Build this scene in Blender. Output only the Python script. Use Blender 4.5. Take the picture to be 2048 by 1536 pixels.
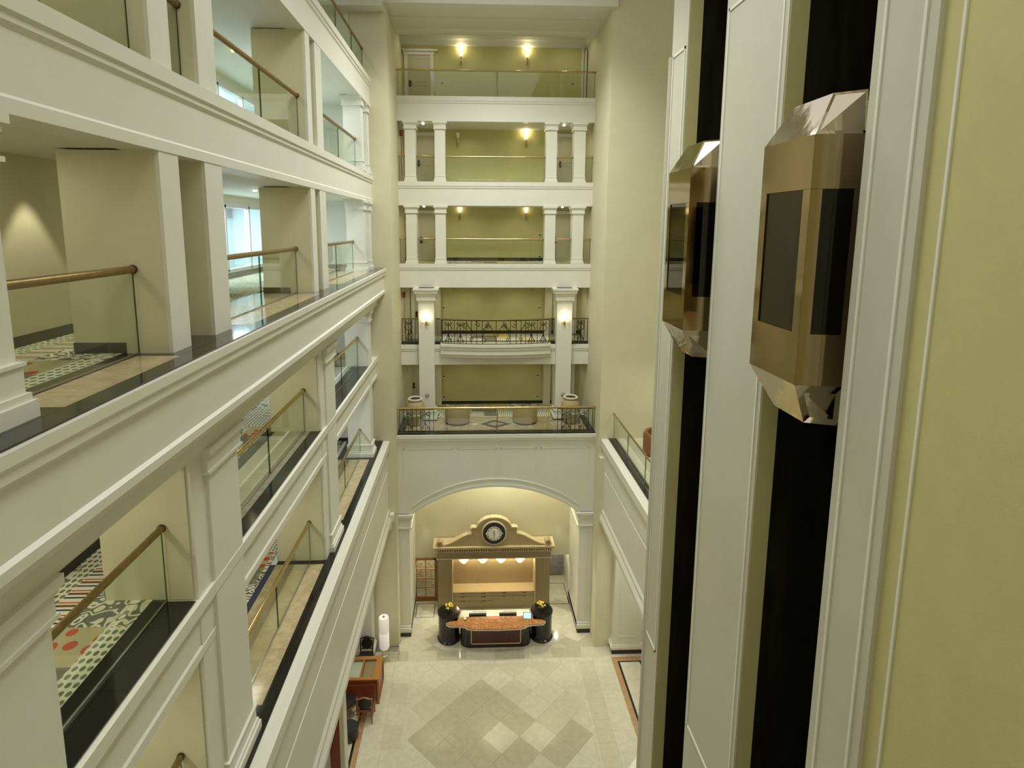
import bpy, bmesh, math, random
from mathutils import Vector, Matrix
random.seed(7)
PI = math.pi
scene = bpy.context.scene
for o in list(bpy.data.objects): bpy.data.objects.remove(o)
COL = scene.collection
# ---------------------------------------------------------------- camera
cam_data = bpy.data.cameras.new('camera'); cam = bpy.data.objects.new('camera', cam_data); COL.objects.link(cam)
YS = .70      # depth scale between the survey grid used for layout and metres
_R = Matrix(((0.9992953, -0.0367029, 0.0042932), (-0.0008782, -0.1391868, -0.9902568), (0.0369317, 0.9895418, -0.1391558)))
_R = Matrix((_R[0], -Vector(_R[1]), -Vector(_R[2]))).transposed()
cam.matrix_world = Matrix.Translation((-.0018, -.034, 16.8077)) @ _R.to_4x4()
cam_data.sensor_width = 36; cam_data.lens = 1105.59/2048*36; cam_data.clip_start = .05; cam_data.clip_end = 300
cam_data.shift_x = (1024-983.36)/2048; cam_data.shift_y = -(768-608.91)/2048
scene.camera = cam
# ---------------------------------------------------------------- world, lights, exposure
w = bpy.data.worlds.new('world'); scene.world = w; w.use_nodes = True
w.node_tree.nodes['Background'].inputs[0].default_value = (.96, .97, .92, 1)
w.node_tree.nodes['Background'].inputs[1].default_value = 1.0
scene.view_settings.view_transform = 'Standard'; scene.view_settings.look = 'None'
scene.view_settings.gamma = 1; scene.view_settings.use_curve_mapping = False
scene.view_settings.exposure = 0.0
LAMPS = []
def area(loc, size, power, color=(1, .93, .78), rot=(0, 0, 0), sy=None, spread=None):
    l = bpy.data.lights.new('area_lamp', 'AREA'); l.energy = power; l.color = color; l.size = size
    if sy: l.shape = 'RECTANGLE'; l.size_y = sy*YS
    if spread: l.spread = spread
    o = bpy.data.objects.new('area_lamp', l); o.location = (loc[0], loc[1]*YS, loc[2]); o.rotation_euler = rot; COL.objects.link(o); return o
def point(loc, power, color=(1, .86, .58), r=.04):
    l = bpy.data.lights.new('bulb_lamp', 'POINT'); l.energy = power; l.color = color; l.shadow_soft_size = r
    o = bpy.data.objects.new('bulb_lamp', l); o.location = (loc[0], loc[1]*YS, loc[2]); COL.objects.link(o); return o
def spot(loc, power, ang, blend=.4, color=(1, .9, .66), rot=(0, 0, 0), r=.05):
    l = bpy.data.lights.new('spot_lamp', 'SPOT'); l.energy = power; l.color = color; l.spot_size = ang; l.spot_blend = blend; l.shadow_soft_size = r
    o = bpy.data.objects.new('spot_lamp', l); o.location = (loc[0], loc[1]*YS, loc[2]); o.rotation_euler = rot; COL.objects.link(o); return o
# broad fill lamps added under the atrium roof, and the lit corridors of every storey
for (x, y, pw) in ((1, 24.5, 680), (1, 14, 260), (1, 4, 60)):
    area((x, y, 25.0), 3.0, pw, (.97, .97, .94), sy=5, spread=2.2)
for zf, zc, k_ in ((8.7, 11.19, .7), (12.0, 14.47, .7), (15.3, 17.66, .36), (18.6, 20.96, .36), (21.9, 24.9, .4)):      # left corridors
    for y in (7.3, 15, 23.4):
        area((-5.0, y, zc-.015), .35, 50*k_*(.7 if y == 7.3 else 1.6 if y > 20 else 1), (.98, .96, .82) if y < 20 else (.78, .88, 1), sy=3.4 if y > 8 else 2.4)
for z, pw in ((24.7, 21), (20.92, 20), (17.62, 22), (14.28, 24), (10.98, 11)):      # rear corridors: small downlights
    for x in (-2.0, -.2, 2.0, 4.0): spot((x, 33.7, z), pw, 2.7, .8, (.99, .95, .76), r=.03)
for (x, y) in ((-1.65, 31.9), (.85, 31.3), (2.4, 31.4), (3.6, 32.0)): spot((x, y, 8.02), 240, 2.4, .9, (1, .94, .76), r=.07)
spot((1.0, 31.9, 8.0), 260, 1.5, .9, (1, .94, .78), rot=(math.radians(35), 0, 0), r=.07)                           # reception bay ceiling
area((6.3, 24.6, 5.0), 1.6, 60, (1, .95, .82), sy=4)                              # right aisle of the lobby
area((-4.8, 22.5, 5.0), 1.6, 60, (1, .95, .84), sy=8)                            # left aisle of the lobby
area((7.2, 25.0, 11.8), 1.5, 30, (1, .94, .78), sy=4)
area((-7.75, 24, 17.55), 1.0, 260, (.80, .90, 1), sy=7)                         # lamps added to light the blue backdrop like daylight
area((-7.75, 24, 20.85), 1.0, 260, (.80, .90, 1), sy=7)
area((-4.8, 25.5, 17.6), .6, 16, (.8, .88, 1), sy=3)
area((-4.8, 25.5, 20.9), .6, 16, (.8, .88, 1), sy=3)
# ---------------------------------------------------------------- materials
MT = {}
def nodes(name):
    m = bpy.data.materials.new(name); m.use_nodes = True; nt = m.node_tree; return m, nt, nt.nodes['Principled BSDF']
def N(nt, t, **kw):
    n = nt.nodes.new(t)
    for k, v in kw.items():
        if k.startswith('i_'):
            kk = k[2:]; n.inputs[int(kk) if kk.isdigit() else kk.replace('_', ' ')].default_value = v
        else: setattr(n, k, v)
    return n
def c4(c): return (c[0], c[1], c[2], 1)
def mat(key, col, rough=.6, metal=0, var=0, scale=6, bump=0, bscale=60, spec=.5, stretch=None, emit=None, estr=0, col2=None, coat=0, vein=None):
    m, nt, b = nodes(key)
    b.inputs['Roughness'].default_value = rough; b.inputs['Metallic'].default_value = metal
    b.inputs['Base Color'].default_value = c4(col); b.inputs['Specular IOR Level'].default_value = spec
    b.inputs['Coat Weight'].default_value = coat; b.inputs['Coat Roughness'].default_value = .08
    tc = N(nt, 'ShaderNodeTexCoord'); mp = N(nt, 'ShaderNodeMapping'); nt.links.new(tc.outputs['Object'], mp.inputs[0])
    if stretch: mp.inputs['Scale'].default_value = stretch
    if var or col2:
        n = N(nt, 'ShaderNodeTexNoise', i_Scale=scale, i_Detail=5, i_Roughness=.6); nt.links.new(mp.outputs[0], n.inputs[0])
        mx = N(nt, 'ShaderNodeValToRGB'); mx.color_ramp.elements[0].position = .35; mx.color_ramp.elements[1].position = .68
        c2 = col2 or tuple(x*(1-var) for x in col)
        mx.color_ramp.elements[0].color = c4(c2); mx.color_ramp.elements[1].color = c4(col)
        nt.links.new(n.outputs[0], mx.inputs[0]); nt.links.new(mx.outputs[0], b.inputs['Base Color'])
        if vein:
            wv = N(nt, 'ShaderNodeTexNoise', i_Scale=2.2, i_Detail=4, i_Distortion=2.5); nt.links.new(mp.outputs[0], wv.inputs[0])
            vr = N(nt, 'ShaderNodeValToRGB'); e = vr.color_ramp.elements; e[0].position = .485; e[0].color = (0, 0, 0, 1); e[1].position = .5; e[1].color = (.8, .8, .8, 1)
            el = e.new(.515); el.color = (0, 0, 0, 1); nt.links.new(wv.outputs[0], vr.inputs[0])
            mm = N(nt, 'ShaderNodeMix', data_type='RGBA'); mm.inputs[7].default_value = c4(vein); nt.links.new(vr.outputs[0], mm.inputs[0]); nt.links.new(mx.outputs[0], mm.inputs[6]); nt.links.new(mm.outputs[2], b.inputs['Base Color'])
    if bump:
        n = N(nt, 'ShaderNodeTexNoise', i_Scale=bscale, i_Detail=3); nt.links.new(mp.outputs[0], n.inputs[0])
        bp = N(nt, 'ShaderNodeBump', i_Strength=bump, i_Distance=.01); nt.links.new(n.outputs[0], bp.inputs['Height']); nt.links.new(bp.outputs[0], b.inputs['Normal'])
    if emit: b.inputs['Emission Color'].default_value = c4(emit); b.inputs['Emission Strength'].default_value = estr
    MT[key] = m; return m
mat('white_paint', (.76, .755, .64), .42, var=.03, scale=2, bump=.06, bscale=30)
mat('cream_wall', (.70, .66, .45), .7, var=.05, scale=1.5, bump=.25, bscale=90)
mat('cream_trim', (.56, .55, .43), .45, var=.03, scale=2, bump=.06, bscale=30)
mat('olive_shade_wall', (.57, .53, .235), .7, var=.05, scale=2, bump=.2, bscale=90)  # cream wall deepened to olive, shade and bounced light put into the colour
mat('ceiling_paint', (.74, .735, .64), .7)
mat('black_granite', (.014, .014, .013), .10, var=.5, scale=60, coat=.3)
mat('tan_marble', (.50, .41, .24), .14, col2=(.36, .27, .15), scale=5, coat=.2)
mat('grey_marble', (.30, .28, .2), .14, var=.3, scale=6)
mat('base_dark', (.035, .028, .018), .3, var=.4, scale=20)
mat('lobby_light', (.66, .63, .48), .09, col2=(.58, .55, .41), scale=5)
mat('lobby_mid', (.60, .57, .42), .09, col2=(.54, .51, .37), scale=5)
mat('lobby_dark', (.50, .47, .33), .09, col2=(.44, .41, .28), scale=5)
mat('border_tan', (.47, .30, .14), .18, col2=(.40, .24, .11), scale=8)
mat('brass', (.60, .46, .20), .25, 1, var=.15, scale=12)
mat('handrail_bronze', (.36, .25, .10), .36, .75, var=.3, scale=14)
mat('dark_collar', (.10, .055, .03), .35, .5)
mat('steel', (.5, .48, .42), .3, 1)
mat('iron', (.02, .018, .016), .45, .5)
mat('bronze_mirror', (.37, .28, .165), .09, 1, var=.06, scale=1.5)
mat('bronze_pale', (.56, .48, .36), .07, 1, bump=1.0, bscale=1.6)
mat('shaft_black', (.022, .021, .013), .22, var=.5, scale=3, stretch=(1, 8, .2), spec=.25)
mat('cable', (.16, .14, .08), .5)
mat('car_wood', (.13, .055, .025), .3, var=.3, scale=8, stretch=(6, 6, .6))
mat('oak', (.46, .36, .19), .42, col2=(.37, .28, .14), scale=14, stretch=(8, 8, .8))
mat('oak_dark', (.27, .205, .105), .42, col2=(.21, .155, .075), scale=14, stretch=(8, 8, .8))
mat('oak_pale', (.62, .51, .30), .4, col2=(.55, .44, .25), scale=10, stretch=(.8, 8, 8))
mat('cherry', (.28, .055, .02), .3, col2=(.20, .035, .014), scale=8, stretch=(.6, 4, 4))
mat('honey_wood', (.46, .22, .05), .32, col2=(.38, .16, .035), scale=10, stretch=(.8, 6, 6))
mat('door_wood', (.34, .15, .04), .4, var=.25, scale=8, stretch=(6, 6, .7))
mat('desk_marble', (.40, .19, .065), .12, col2=(.33, .13, .04), scale=5, coat=.3, vein=(.72, .60, .42))
mat('desk_rim', (.66, .52, .36), .14, var=.2, scale=8)
mat('red_panel', (.105, .022, .012), .3, var=.4, scale=9)
mat('ivory', (.72, .66, .5), .5)
mat('leather', (.42, .30, .14), .45, var=.12, scale=10, bump=.2, bscale=40)
mat('leather_brown', (.24, .10, .04), .4, var=.15, scale=10)
mat('black_leather', (.02, .022, .024), .35)
mat('chair_wood', (.36, .13, .045), .35, var=.25, scale=15)
mat('clay', (.52, .40, .20), .6, var=.25, scale=9, bump=.3, bscale=25)
mat('clay_pale', (.62, .58, .45), .55)
mat('hollow_shade', (.05, .03, .015), .8)
mat('door_paint', (.56, .52, .36), .55)
mat('lock_black', (.03, .028, .02), .3, .4)
mat('clock_black', (.02, .018, .015), .3)
mat('silver', (.75, .74, .68), .22, .9)
mat('paper', (.82, .8, .72), .6)
mat('orange', (.62, .17, .06), .5)
mat('red_paint', (.38, .05, .03), .5)
mat('flower', (.72, .52, .06), .6)
mat('leaf', (.09, .16, .04), .6)
mat('frosted', (.8, .78, .66), .4, emit=(1, .86, .6), estr=.05)
mat('lamp_glow', (.9, .85, .7), .4, emit=(1, .84, .52), estr=5)
mat('lamp_soft', (.85, .84, .78), .5, emit=(1, .95, .85), estr=.28)
mat('downlight_glow', (1, 1, 1), .4, emit=(1, .95, .85), estr=22)
mat('bowl_glow', (.9, .88, .8), .3, emit=(1, .93, .78), estr=.9)
mat('screen_blue', (.1, .2, .3), .3, emit=(.35, .6, .85), estr=1.0)
mat('pale_blue', (.76, .86, .90), .7, var=.03, scale=2)
mat('window_white', (.70, .69, .66), .45)
mat('picture', (.5, .42, .36), .5, col2=(.25, .3, .3), scale=9)
mat('grey_picture', (.16, .15, .14), .25, col2=(.26, .25, .25), scale=5)
mat('plate', (.75, .75, .68), .5)
mat('navy', (.03, .035, .07), .8)
mat('brochure', (.5, .2, .08), .5)
mat('stone_room', (.62, .52, .36), .6, col2=(.30, .24, .14), scale=9)
def glassmat(key, tint, gloss_col=(.9, .95, .9), refl=1.0, rough=.01):
    m = bpy.data.materials.new(key); m.use_nodes = True; nt = m.node_tree; nt.nodes.clear()
    out = N(nt, 'ShaderNodeOutputMaterial'); t = N(nt, 'ShaderNodeBsdfTransparent'); t.inputs[0].default_value = c4(tint)
    g = N(nt, 'ShaderNodeBsdfGlossy'); g.inputs[0].default_value = c4(gloss_col); g.inputs['Roughness'].default_value = rough
    lw = N(nt, 'ShaderNodeLayerWeight'); lw.inputs[0].default_value = .5
    f = N(nt, 'ShaderNodeMath', operation='POWER'); f.inputs[1].default_value = 4.0; nt.links.new(lw.outputs['Facing'], f.inputs[0])
    mu = N(nt, 'ShaderNodeMath', operation='MULTIPLY_ADD'); mu.inputs[1].default_value = .7*refl; mu.inputs[2].default_value = .035*refl; mu.use_clamp = True
    mx = N(nt, 'ShaderNodeMixShader'); L = nt.links.new
    L(f.outputs[0], mu.inputs[0]); L(mu.outputs[0], mx.inputs[0]); L(t.outputs[0], mx.inputs[1]); L(g.outputs[0], mx.inputs[2]); L(mx.outputs[0], out.inputs[0])
    MT[key] = m
glassmat('glass', (.93, .955, .92))
glassmat('glass_clear', (.94, .97, .98))
glassmat('car_glass', (.13, .11, .07), (.9, .85, .7), 1.2)
glassmat('glass_edge', (.25, .35, .28), (.5, .6, .5), 1)
def carpet_mat():
    m, nt, b = nodes('carpet'); L = nt.links.new; b.inputs['Roughness'].default_value = .95; b.inputs['Specular IOR Level'].default_value = .1
    geo = N(nt, 'ShaderNodeNewGeometry'); P = geo.outputs['Position']
    def vm(op, a, v=None):
        n = N(nt, 'ShaderNodeVectorMath', operation=op); L(a, n.inputs[0])
        if v is not None: n.inputs[1].default_value = v
        return n.outputs[0]
    def mth(op, a, v=0.0, w_=None):
        n = N(nt, 'ShaderNodeMath', operation=op)
        if hasattr(a, 'links'): L(a, n.inputs[0])
        else: n.inputs[0].default_value = a
        if hasattr(v, 'links'): L(v, n.inputs[1])
        else: n.inputs[1].default_value = v
        return n.outputs[0]
    def mix(f, a, c):
        n = N(nt, 'ShaderNodeMix', data_type='RGBA'); L(f, n.inputs[0])
        for s, i in ((a, 6), (c, 7)):
            if hasattr(s, 'links'): L(s, n.inputs[i])
            else: n.inputs[i].default_value = c4(s)
        return n.outputs[2]
    cells = vm('FLOOR', vm('DIVIDE', P, (.55, .62, 100)))
    wn = N(nt, 'ShaderNodeTexWhiteNoise', noise_dimensions='3D'); L(vm('ADD', cells, (5.3, 2.7, 0)), wn.inputs[0]); rnd = wn.outputs['Value']
    cream, green, yel, red, navy, tan, brown = (.70, .68, .52), (.17, .20, .11), (.50, .36, .07), (.50, .085, .03), (.035, .04, .07), (.46, .40, .22), (.17, .08, .035)
    v = N(nt, 'ShaderNodeTexVoronoi', i_Scale=1.0, i_Randomness=0.0); L(vm('MULTIPLY', P, (12, 9, 0)), v.inputs['Vector'])
    dots = mix(mth('LESS_THAN', v.outputs['Distance'], .34), cream, green)
    n1 = N(nt, 'ShaderNodeTexNoise', i_Scale=4.5, i_Detail=1.0); L(P, n1.inputs[0])
    sw = mth('GREATER_THAN', mth('SINE', mth('MULTIPLY', n1.outputs[0], 40.0)), .15)
    swirl = mix(sw, cream, green); ysw = mix(sw, yel, (.66, .56, .24)); dsw = mix(sw, (.12, .13, .10), cream)
    sx = N(nt, 'ShaderNodeSeparateXYZ'); L(P, sx.inputs[0])
    fr = mth('FRACT', mth('MULTIPLY', sx.outputs[1], 4.2)); cr = N(nt, 'ShaderNodeValToRGB'); cr.color_ramp.interpolation = 'CONSTANT'
    e = cr.color_ramp.elements; e[0].color = c4(cream); e[1].color = c4(navy); e[1].position = .3
    for p_, c_ in ((.42, cream), (.6, brown), (.78, cream), (.9, red)): el = e.new(p_); el.color = c4(c_)
    L(fr, cr.inputs[0]); stripes = cr.outputs[0]
    v2 = N(nt, 'ShaderNodeTexVoronoi', i_Scale=4.5, i_Randomness=.7); L(P, v2.inputs['Vector'])
    blob = mix(mth('LESS_THAN', v2.outputs['Distance'], .33), (.18, .17, .13), (.24, .27, .09))
    rb = mix(mth('LESS_THAN', v2.outputs['Distance'], .36), tan, red)
    res = dots
    for th, pat in ((.14, swirl), (.34, ysw), (.48, stripes), (.62, blob), (.74, rb), (.85, dsw), (.94, tan)):
        res = mix(mth('GREATER_THAN', rnd, th), res, pat)
    # the wall side of the runner stays cream with dots
    side = mth('LESS_THAN', sx.outputs[0], -5.3); res = mix(side, res, mix(mth('GREATER_THAN', rnd, .7), dots, swirl))
    L(res, b.inputs['Base Color'])
    MT['carpet'] = m
carpet_mat()
# ---------------------------------------------------------------- mesh helpers
WY = set()      # objects whose meshes are laid out on the survey grid
class MB:
    def __init__(s): s.v = []; s.f = []
    def add(s, vs, fs):
        n = len(s.v); s.v += [tuple(v) for v in vs]; s.f += [tuple(i+n for i in f) for f in fs]; return s
    def box(s, x0, x1, y0, y1, z0, z1):
        if x0 > x1: x0, x1 = x1, x0
        if y0 > y1: y0, y1 = y1, y0
        if z0 > z1: z0, z1 = z1, z0
        return s.add([(x0, y0, z0), (x1, y0, z0), (x1, y1, z0), (x0, y1, z0), (x0, y0, z1), (x1, y0, z1), (x1, y1, z1), (x0, y1, z1)],
                     [(0, 3, 2, 1), (4, 5, 6, 7), (0, 1, 5, 4), (1, 2, 6, 5), (2, 3, 7, 6), (3, 0, 4, 7)])
    def rings(s, rs, caps=True):       # loft closed rings
        n = len(rs[0]); vs = [p for r in rs for p in r]; fs = []
        for k in range(len(rs)-1):
            for i in range(n):
                j = (i+1) % n; fs.append((k*n+i, k*n+j, (k+1)*n+j, (k+1)*n+i))
        if caps: fs.append(tuple(range(n-1, -1, -1))); fs.append(tuple((len(rs)-1)*n+i for i in range(n)))
        return s.add(vs, fs)
    def prism_y(s, prof, y0, y1): return s.rings([[(x, y0, z) for x, z in prof], [(x, y1, z) for x, z in prof]])
    def prism_x(s, prof, x0, x1): return s.rings([[(x0, y, z) for y, z in prof], [(x1, y, z) for y, z in prof]])
    def prism_z(s, pl, z0, z1): return s.rings([[(x, y, z0) for x, y in pl], [(x, y, z1) for x, y in pl]])
    def lathe(s, prof, c=(0, 0, 0), n=24):
        return s.rings([[(c[0]+r*math.cos(2*PI*i/n), c[1]+r*math.sin(2*PI*i/n), c[2]+z) for i in range(n)] for r, z in prof])
    def tube(s, pts, r, n=10):
        pts = [Vector(p) for p in pts]; rs = []
        for i, p in enumerate(pts):
            d = (pts[min(i+1, len(pts)-1)]-pts[max(i-1, 0)]).normalized()
            up = Vector((0, 0, 1)) if abs(d.z) < .9 else Vector((1, 0, 0))
            a = d.cross(up).normalized(); b = a.cross(d); rr = r[i] if isinstance(r, (list, tuple)) else r
            rs.append([tuple(p+a*rr*math.cos(2*PI*k/n)+b*rr*math.sin(2*PI*k/n)) for k in range(n)])
        return s.rings(rs)
    def build(s, name, m, parent=None, smooth=False, bevel=0, local=False):
        sc = (parent is None and not local) or (parent is not None and parent.name in WY)
        if sc: s.v = [(x, y*YS, z) for x, y, z in s.v]
        me = bpy.data.meshes.new(name); me.from_pydata(s.v, [], s.f)
        bm = bmesh.new(); bm.from_mesh(me); bmesh.ops.recalc_face_normals(bm, faces=bm.faces)
        if bevel: bmesh.ops.bevel(bm, geom=[e for e in bm.edges if e.is_manifold and e.calc_face_angle(0) > .6], offset=bevel, segments=2, affect='EDGES', clamp_overlap=True)
        bm.to_mesh(me); bm.free()
        if smooth:
            for p in me.polygons: p.use_smooth = True
            try: me.set_sharp_from_angle(angle=math.radians(40))
            except Exception: pass
        me.materials.append(MT[m]); o = bpy.data.objects.new(name, me); COL.objects.link(o)
        if parent: o.parent = parent
        if sc: WY.add(o.name)
        return o
def box(name, m, parent, *a, bevel=0): return MB().box(*a).build(name, m, parent, bevel=bevel)
def struct(name, o=None):
    if o is None: o = bpy.data.objects.new(name, None); COL.objects.link(o)
    o.name = name; o['kind'] = 'structure'; WY.add(o.name); return o
def thing(name, label, cat, loc=(0, 0, 0), rz=0, group=None, grid=False):
    o = bpy.data.objects.new(name, None); COL.objects.link(o); o.location = (loc[0], loc[1]*YS, loc[2])
    if grid: WY.add(o.name)
    o.rotation_euler = (0, 0, rz)
    o['label'] = label; o['category'] = cat
    if group: o['group'] = group
    return o
def tag(o, label, cat, group=None):
    o['label'] = label; o['category'] = cat
    if group: o['group'] = group
    return o
def dup(root, loc, label, rz=None, group=None):
    r = root.copy(); COL.objects.link(r); r.location = (loc[0], loc[1]*YS, loc[2]); r['label'] = label
    if rz is not None: r.rotation_euler = (0, 0, rz)
    if group: r['group'] = group
    for ch in list(root.children):
        c = ch.copy(); COL.objects.link(c); c.parent = r
        for g in ch.children: d = g.copy(); COL.objects.link(d); d.parent = c
    return r
L2, L3, L4, L5, L6 = 8.7, 12.0, 15.3, 18.6, 21.9
def Q(z): return z+16.8
# ================================================================= LEFT GALLERIES
wl = struct('wall_left')
XF = -3.55
def fascia(zt, zb, y0, y1):
    p = [(-3.95, zt), (-3.50, zt), (-3.50, zt-.17), (-3.53, zt-.20), (-3.53, zt-.25), (-3.565, zt-.30), (-3.565, zb+.15), (-3.54, zb+.12), (-3.54, zb), (-3.95, zb)]
    return MB().prism_y(p, y0, y1).build('fascia', 'white_paint', wl)
fascia(L6, L6-.95, -2, 29); fascia(L5, L5-.95, -2, 29); fascia(L3-.02, L3-.82, -2, 29)
p4 = [(-3.95, L4-.02), (-3.12, L4-.02), (-3.12, L4-.12), (-3.15, L4-.16), (-3.15, L4-.24), (-3.21, L4-.30), (-3.21, L4-.80), (-3.17, L4-.83), (-3.17, L4-.92), (-3.30, L4-.98), (-3.34, L4-1.1), (-3.48, L4-1.2), (-3.48, L4-1.38), (-3.95, L4-1.38)]
MB().prism_y(p4, -2, 29).build('fascia', 'white_paint', wl)
p2 = [(-3.95, L2-.02), (-3.12, L2-.02), (-3.12, L2-.28), (-3.16, L2-.33), (-3.16, L2-.40), (-3.22, L2-.46), (-3.22, L2-1.15), (-3.25, L2-1.17), (-3.25, L2-1.22), (-3.22, L2-1.24), (-3.22, L2-2.75), (-3.17, L2-2.85), (-3.17, L2-2.95), (-3.10, L2-3.1), (-3.10, L2-3.25), (-3.22, L2-3.4), (-3.95, L2-3.4)]
MB().prism_y(p2, -2, 28.98).build('fascia', 'white_paint', wl)
# bracket where the lower ledge meets the end pier
MB().prism_y([(-3.15, Q(-11.0)), (-3.0, Q(-11.0)), (-3.0, Q(-11.25)), (-3.08, Q(-11.35)), (-3.08, Q(-11.6)), (-3.15, Q(-11.65))], 28.6, 28.98).build('bracket', 'white_paint', wl)
def capital(x0, x1, y0, y1, zt, parent=None, s=1.0, name='capital', m='white_paint'):
    b = MB()
    for d, a, h in ((.10, 0, .10), (.06, .10, .16), (.035, .16, .34), (.06, .34, .38)):
        b.box(x0-d*s, x1+d*s, y0-d*s, y1+d*s, zt-h*s, zt-a*s)
    return b.build(name, m, parent or wl)
def plinth(x0, x1, y0, y1, z, parent=None, s=1.0):
    b = MB()
    for d, a, h in ((.09, 0, .14), (.06, .14, .20), (.03, .20, .42), (.05, .42, .45)):
        b.box(x0-d*s, x1+d*s, y0-d*s, y1+d*s, z+a*s, z+h*s)
    return b.build('plinth', 'white_paint', parent or wl)
def baseb(x0, x1, y0, y1, z, d=.012, h=.13, parent=None):
    return MB().box(x0-d, x1+d, y0-d, y1+d, z, z+h).build('skirting', 'base_dark', parent or wl)
# giant piers through the two lower galleries
for y0, y1 in ((4.2, 6.2), (9.58, 11.55), (18.1, 20.0)):
    box('pier', 'white_paint', wl, -4.0, XF, y0, y1, L2, L4-1.38)
    box('pier', 'white_paint', wl, XF-.01, XF+.04, y0+.55, y1-.12, L2, L4-1.38)
    capital(-3.98, XF+.03, y0+.50, y1-.05, L4-1.38); plinth(-3.98, XF+.03, y0+.52, y1-.08, L2)
    for z in (L2, L3):
        h = (L3-.82 if z == L2 else L4-1.38)
        box('fin_wall', 'cream_wall', wl, -4.72, -3.9, y0-.02, y0+.5, z, h)
        box('fin_wall', 'cream_wall', wl, -4.72, -3.9, y1-.5, y1, z, h)
        baseb(-4.72, -4.0, y0-.02, y0+.5, z)
    # faced camera side in cream as the inner reveal
    box('reveal', 'cream_wall', wl, -4.72, XF-.06, y0-.035, y0-.015, L2, L3-.82); box('reveal', 'cream_wall', wl, -4.72, XF-.06, y0-.035, y0-.015, L3, L4-1.38)
box('pier', 'white_paint', wl, -4.35, XF, 26.85, 27.6, L2, L4-1.38); plinth(-4.35, XF, 26.85, 27.6, L2); capital(-4.35, XF, 26.85, 27.6, L4-1.38)
# upper pairs
for z, h in ((L4, L5-.95), (L5, L6-.95)):
    box('pier', 'white_paint', wl, -4.1, XF, 4.2, 6.15, z, h)
    plinth(-4.1, XF+.02, 4.2, 6.12, z); capital(-4.1, XF+.02, 4.2, 6.12, h)
    for y0, y1 in ((9.35, 9.97), (17.95, 18.45)):
        box('fin_wall', 'cream_wall', wl, -4.68, -3.6, y0, y1, z, h)
        box('pier', 'white_paint', wl, -3.62, XF, y0+.01, y1, z, h)
        baseb(-4.68, -4.1, y0, y1, z)
    for y0, y1 in ((10.92, 11.66), (19.0, 19.77)):
        box('fin_wall', 'cream_wall', wl, -4.68, -3.6, y0, y1, z, h)
        box('pier', 'white_paint', wl, -3.62, XF, y0+.01, y1, z, h)
        baseb(-4.68, -4.1, y0, y1, z)
    for y0, y1 in ((26.5, 27.05), (28.0, 28.5)):
        box('pier', 'white_paint', wl, -4.12, XF, y0, y1, z, h); plinth(-4.12, XF, y0, y1, z, s=.7); capital(-4.12, XF, y0, y1, h, s=.8)
# corridor walls, slabs and ceilings
for z in (L2, L3, L4, L5, L6):
    zc = {L2: L3-.82, L3: L4-.84, L4: L5-.95, L5: L6-.95, L6: 25.0}[z]+.02
    box('corridor_wall', 'cream_wall', wl, -5.9, -5.6, -2, 13.0, z, zc)
    baseb(-5.9, -5.6, -2, 13.0, z, h=.14)
    if z in (L4, L5):
        box('corridor_wall', 'cream_wall', wl, -7.2, -5.9, 12.8, 13.0, z, zc)
        box('corridor_wall', 'white_paint', wl, -7.1, -6.95, 13.0, 28.3, z, z+.16)
        baseb(-7.1, -6.95, 13.0, 28.3, z, h=.16, d=.02)
        box('corridor_wall', 'white_paint', wl, -7.1, -6.95, 13.0, 28.3, z+2.1, zc)
        box('corridor_wall', 'cream_wall', wl, -7.1, -6.95, 27.4, 29.0, z, zc)
    else:
        box('corridor_wall', 'cream_wall', wl, -7.1, -6.95, 13.0, 29.0, z, zc); baseb(-7.1, -6.95, 13.0, 29.0, z)
        box('corridor_wall', 'cream_wall', wl, -7.2, -5.9, 12.8, 13.0, z, zc)
    box('corridor_wall', 'white_paint', wl, -7.0, XF-.64, 29.0, 29.2, z, zc); baseb(-7.0, XF-.64, 29.0, 29.2, z)
    if z > L2-1 and z < 21: box('ceiling', 'ceiling_paint', wl, -7.6, -3.9, -2, 29, zc, zc+.12)
# windows on the corridor's outer side
pool = struct('wall_sky_backdrop')  # blue room invented behind the glass in place of bright sky
for k, z in enumerate((L4, L5)):
    wn_ = struct('window_%d' % (k+1))
    f = MB()
    for y in (17.9, 20.4, 22.9, 25.3, 27.3): f.box(-7.06, -6.92, y-.06, y+.06, z+.18, z+2.1)
    f.box(-7.06, -6.92, 17.9, 27.3, z+.16, z+.26).box(-7.06, -6.92, 17.9, 27.3, z+2.02, z+2.14)
    f.build('window_frame', 'window_white', wn_)
    for a, b_ in ((17.96, 20.34), (20.46, 22.84), (22.96, 25.24), (25.36, 27.24)):
        box('pane', 'glass_clear', wn_, -7.0, -6.985, a, b_, z+.26, z+2.02)
    box('corridor_wall', 'cream_wall', wl, -7.1, -6.95, 13.0, 17.85, z, z+2.2)
    box('backdrop_wall', 'pale_blue', pool, -8.9, -8.8, 16, 30, z-.1, z+2.4); box('backdrop_ceiling', 'pale_blue', pool, -8.9, -7.1, 16, 30, z+2.3, z+2.4)
    box('backdrop_floor', 'pale_blue', pool, -8.9, -7.1, 16, 30, z-.2, z-.1); box('backdrop_end', 'pale_blue', pool, -8.9, -7.1, 29.9, 30, z-.1, z+2.3)
pf = box('picture_frame', 'window_white', None, -8.8, -8.76, 28.75, 29.85, Q(.22), Q(.78)); tag(pf, 'framed picture behind the gallery window, in place of a reflection', 'picture')  # hung behind the glass to stand in for a reflected picture
box('picture_print', 'picture', pf, -8.765, -8.75, 28.83, 29.77, Q(.28), Q(.72))
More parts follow.
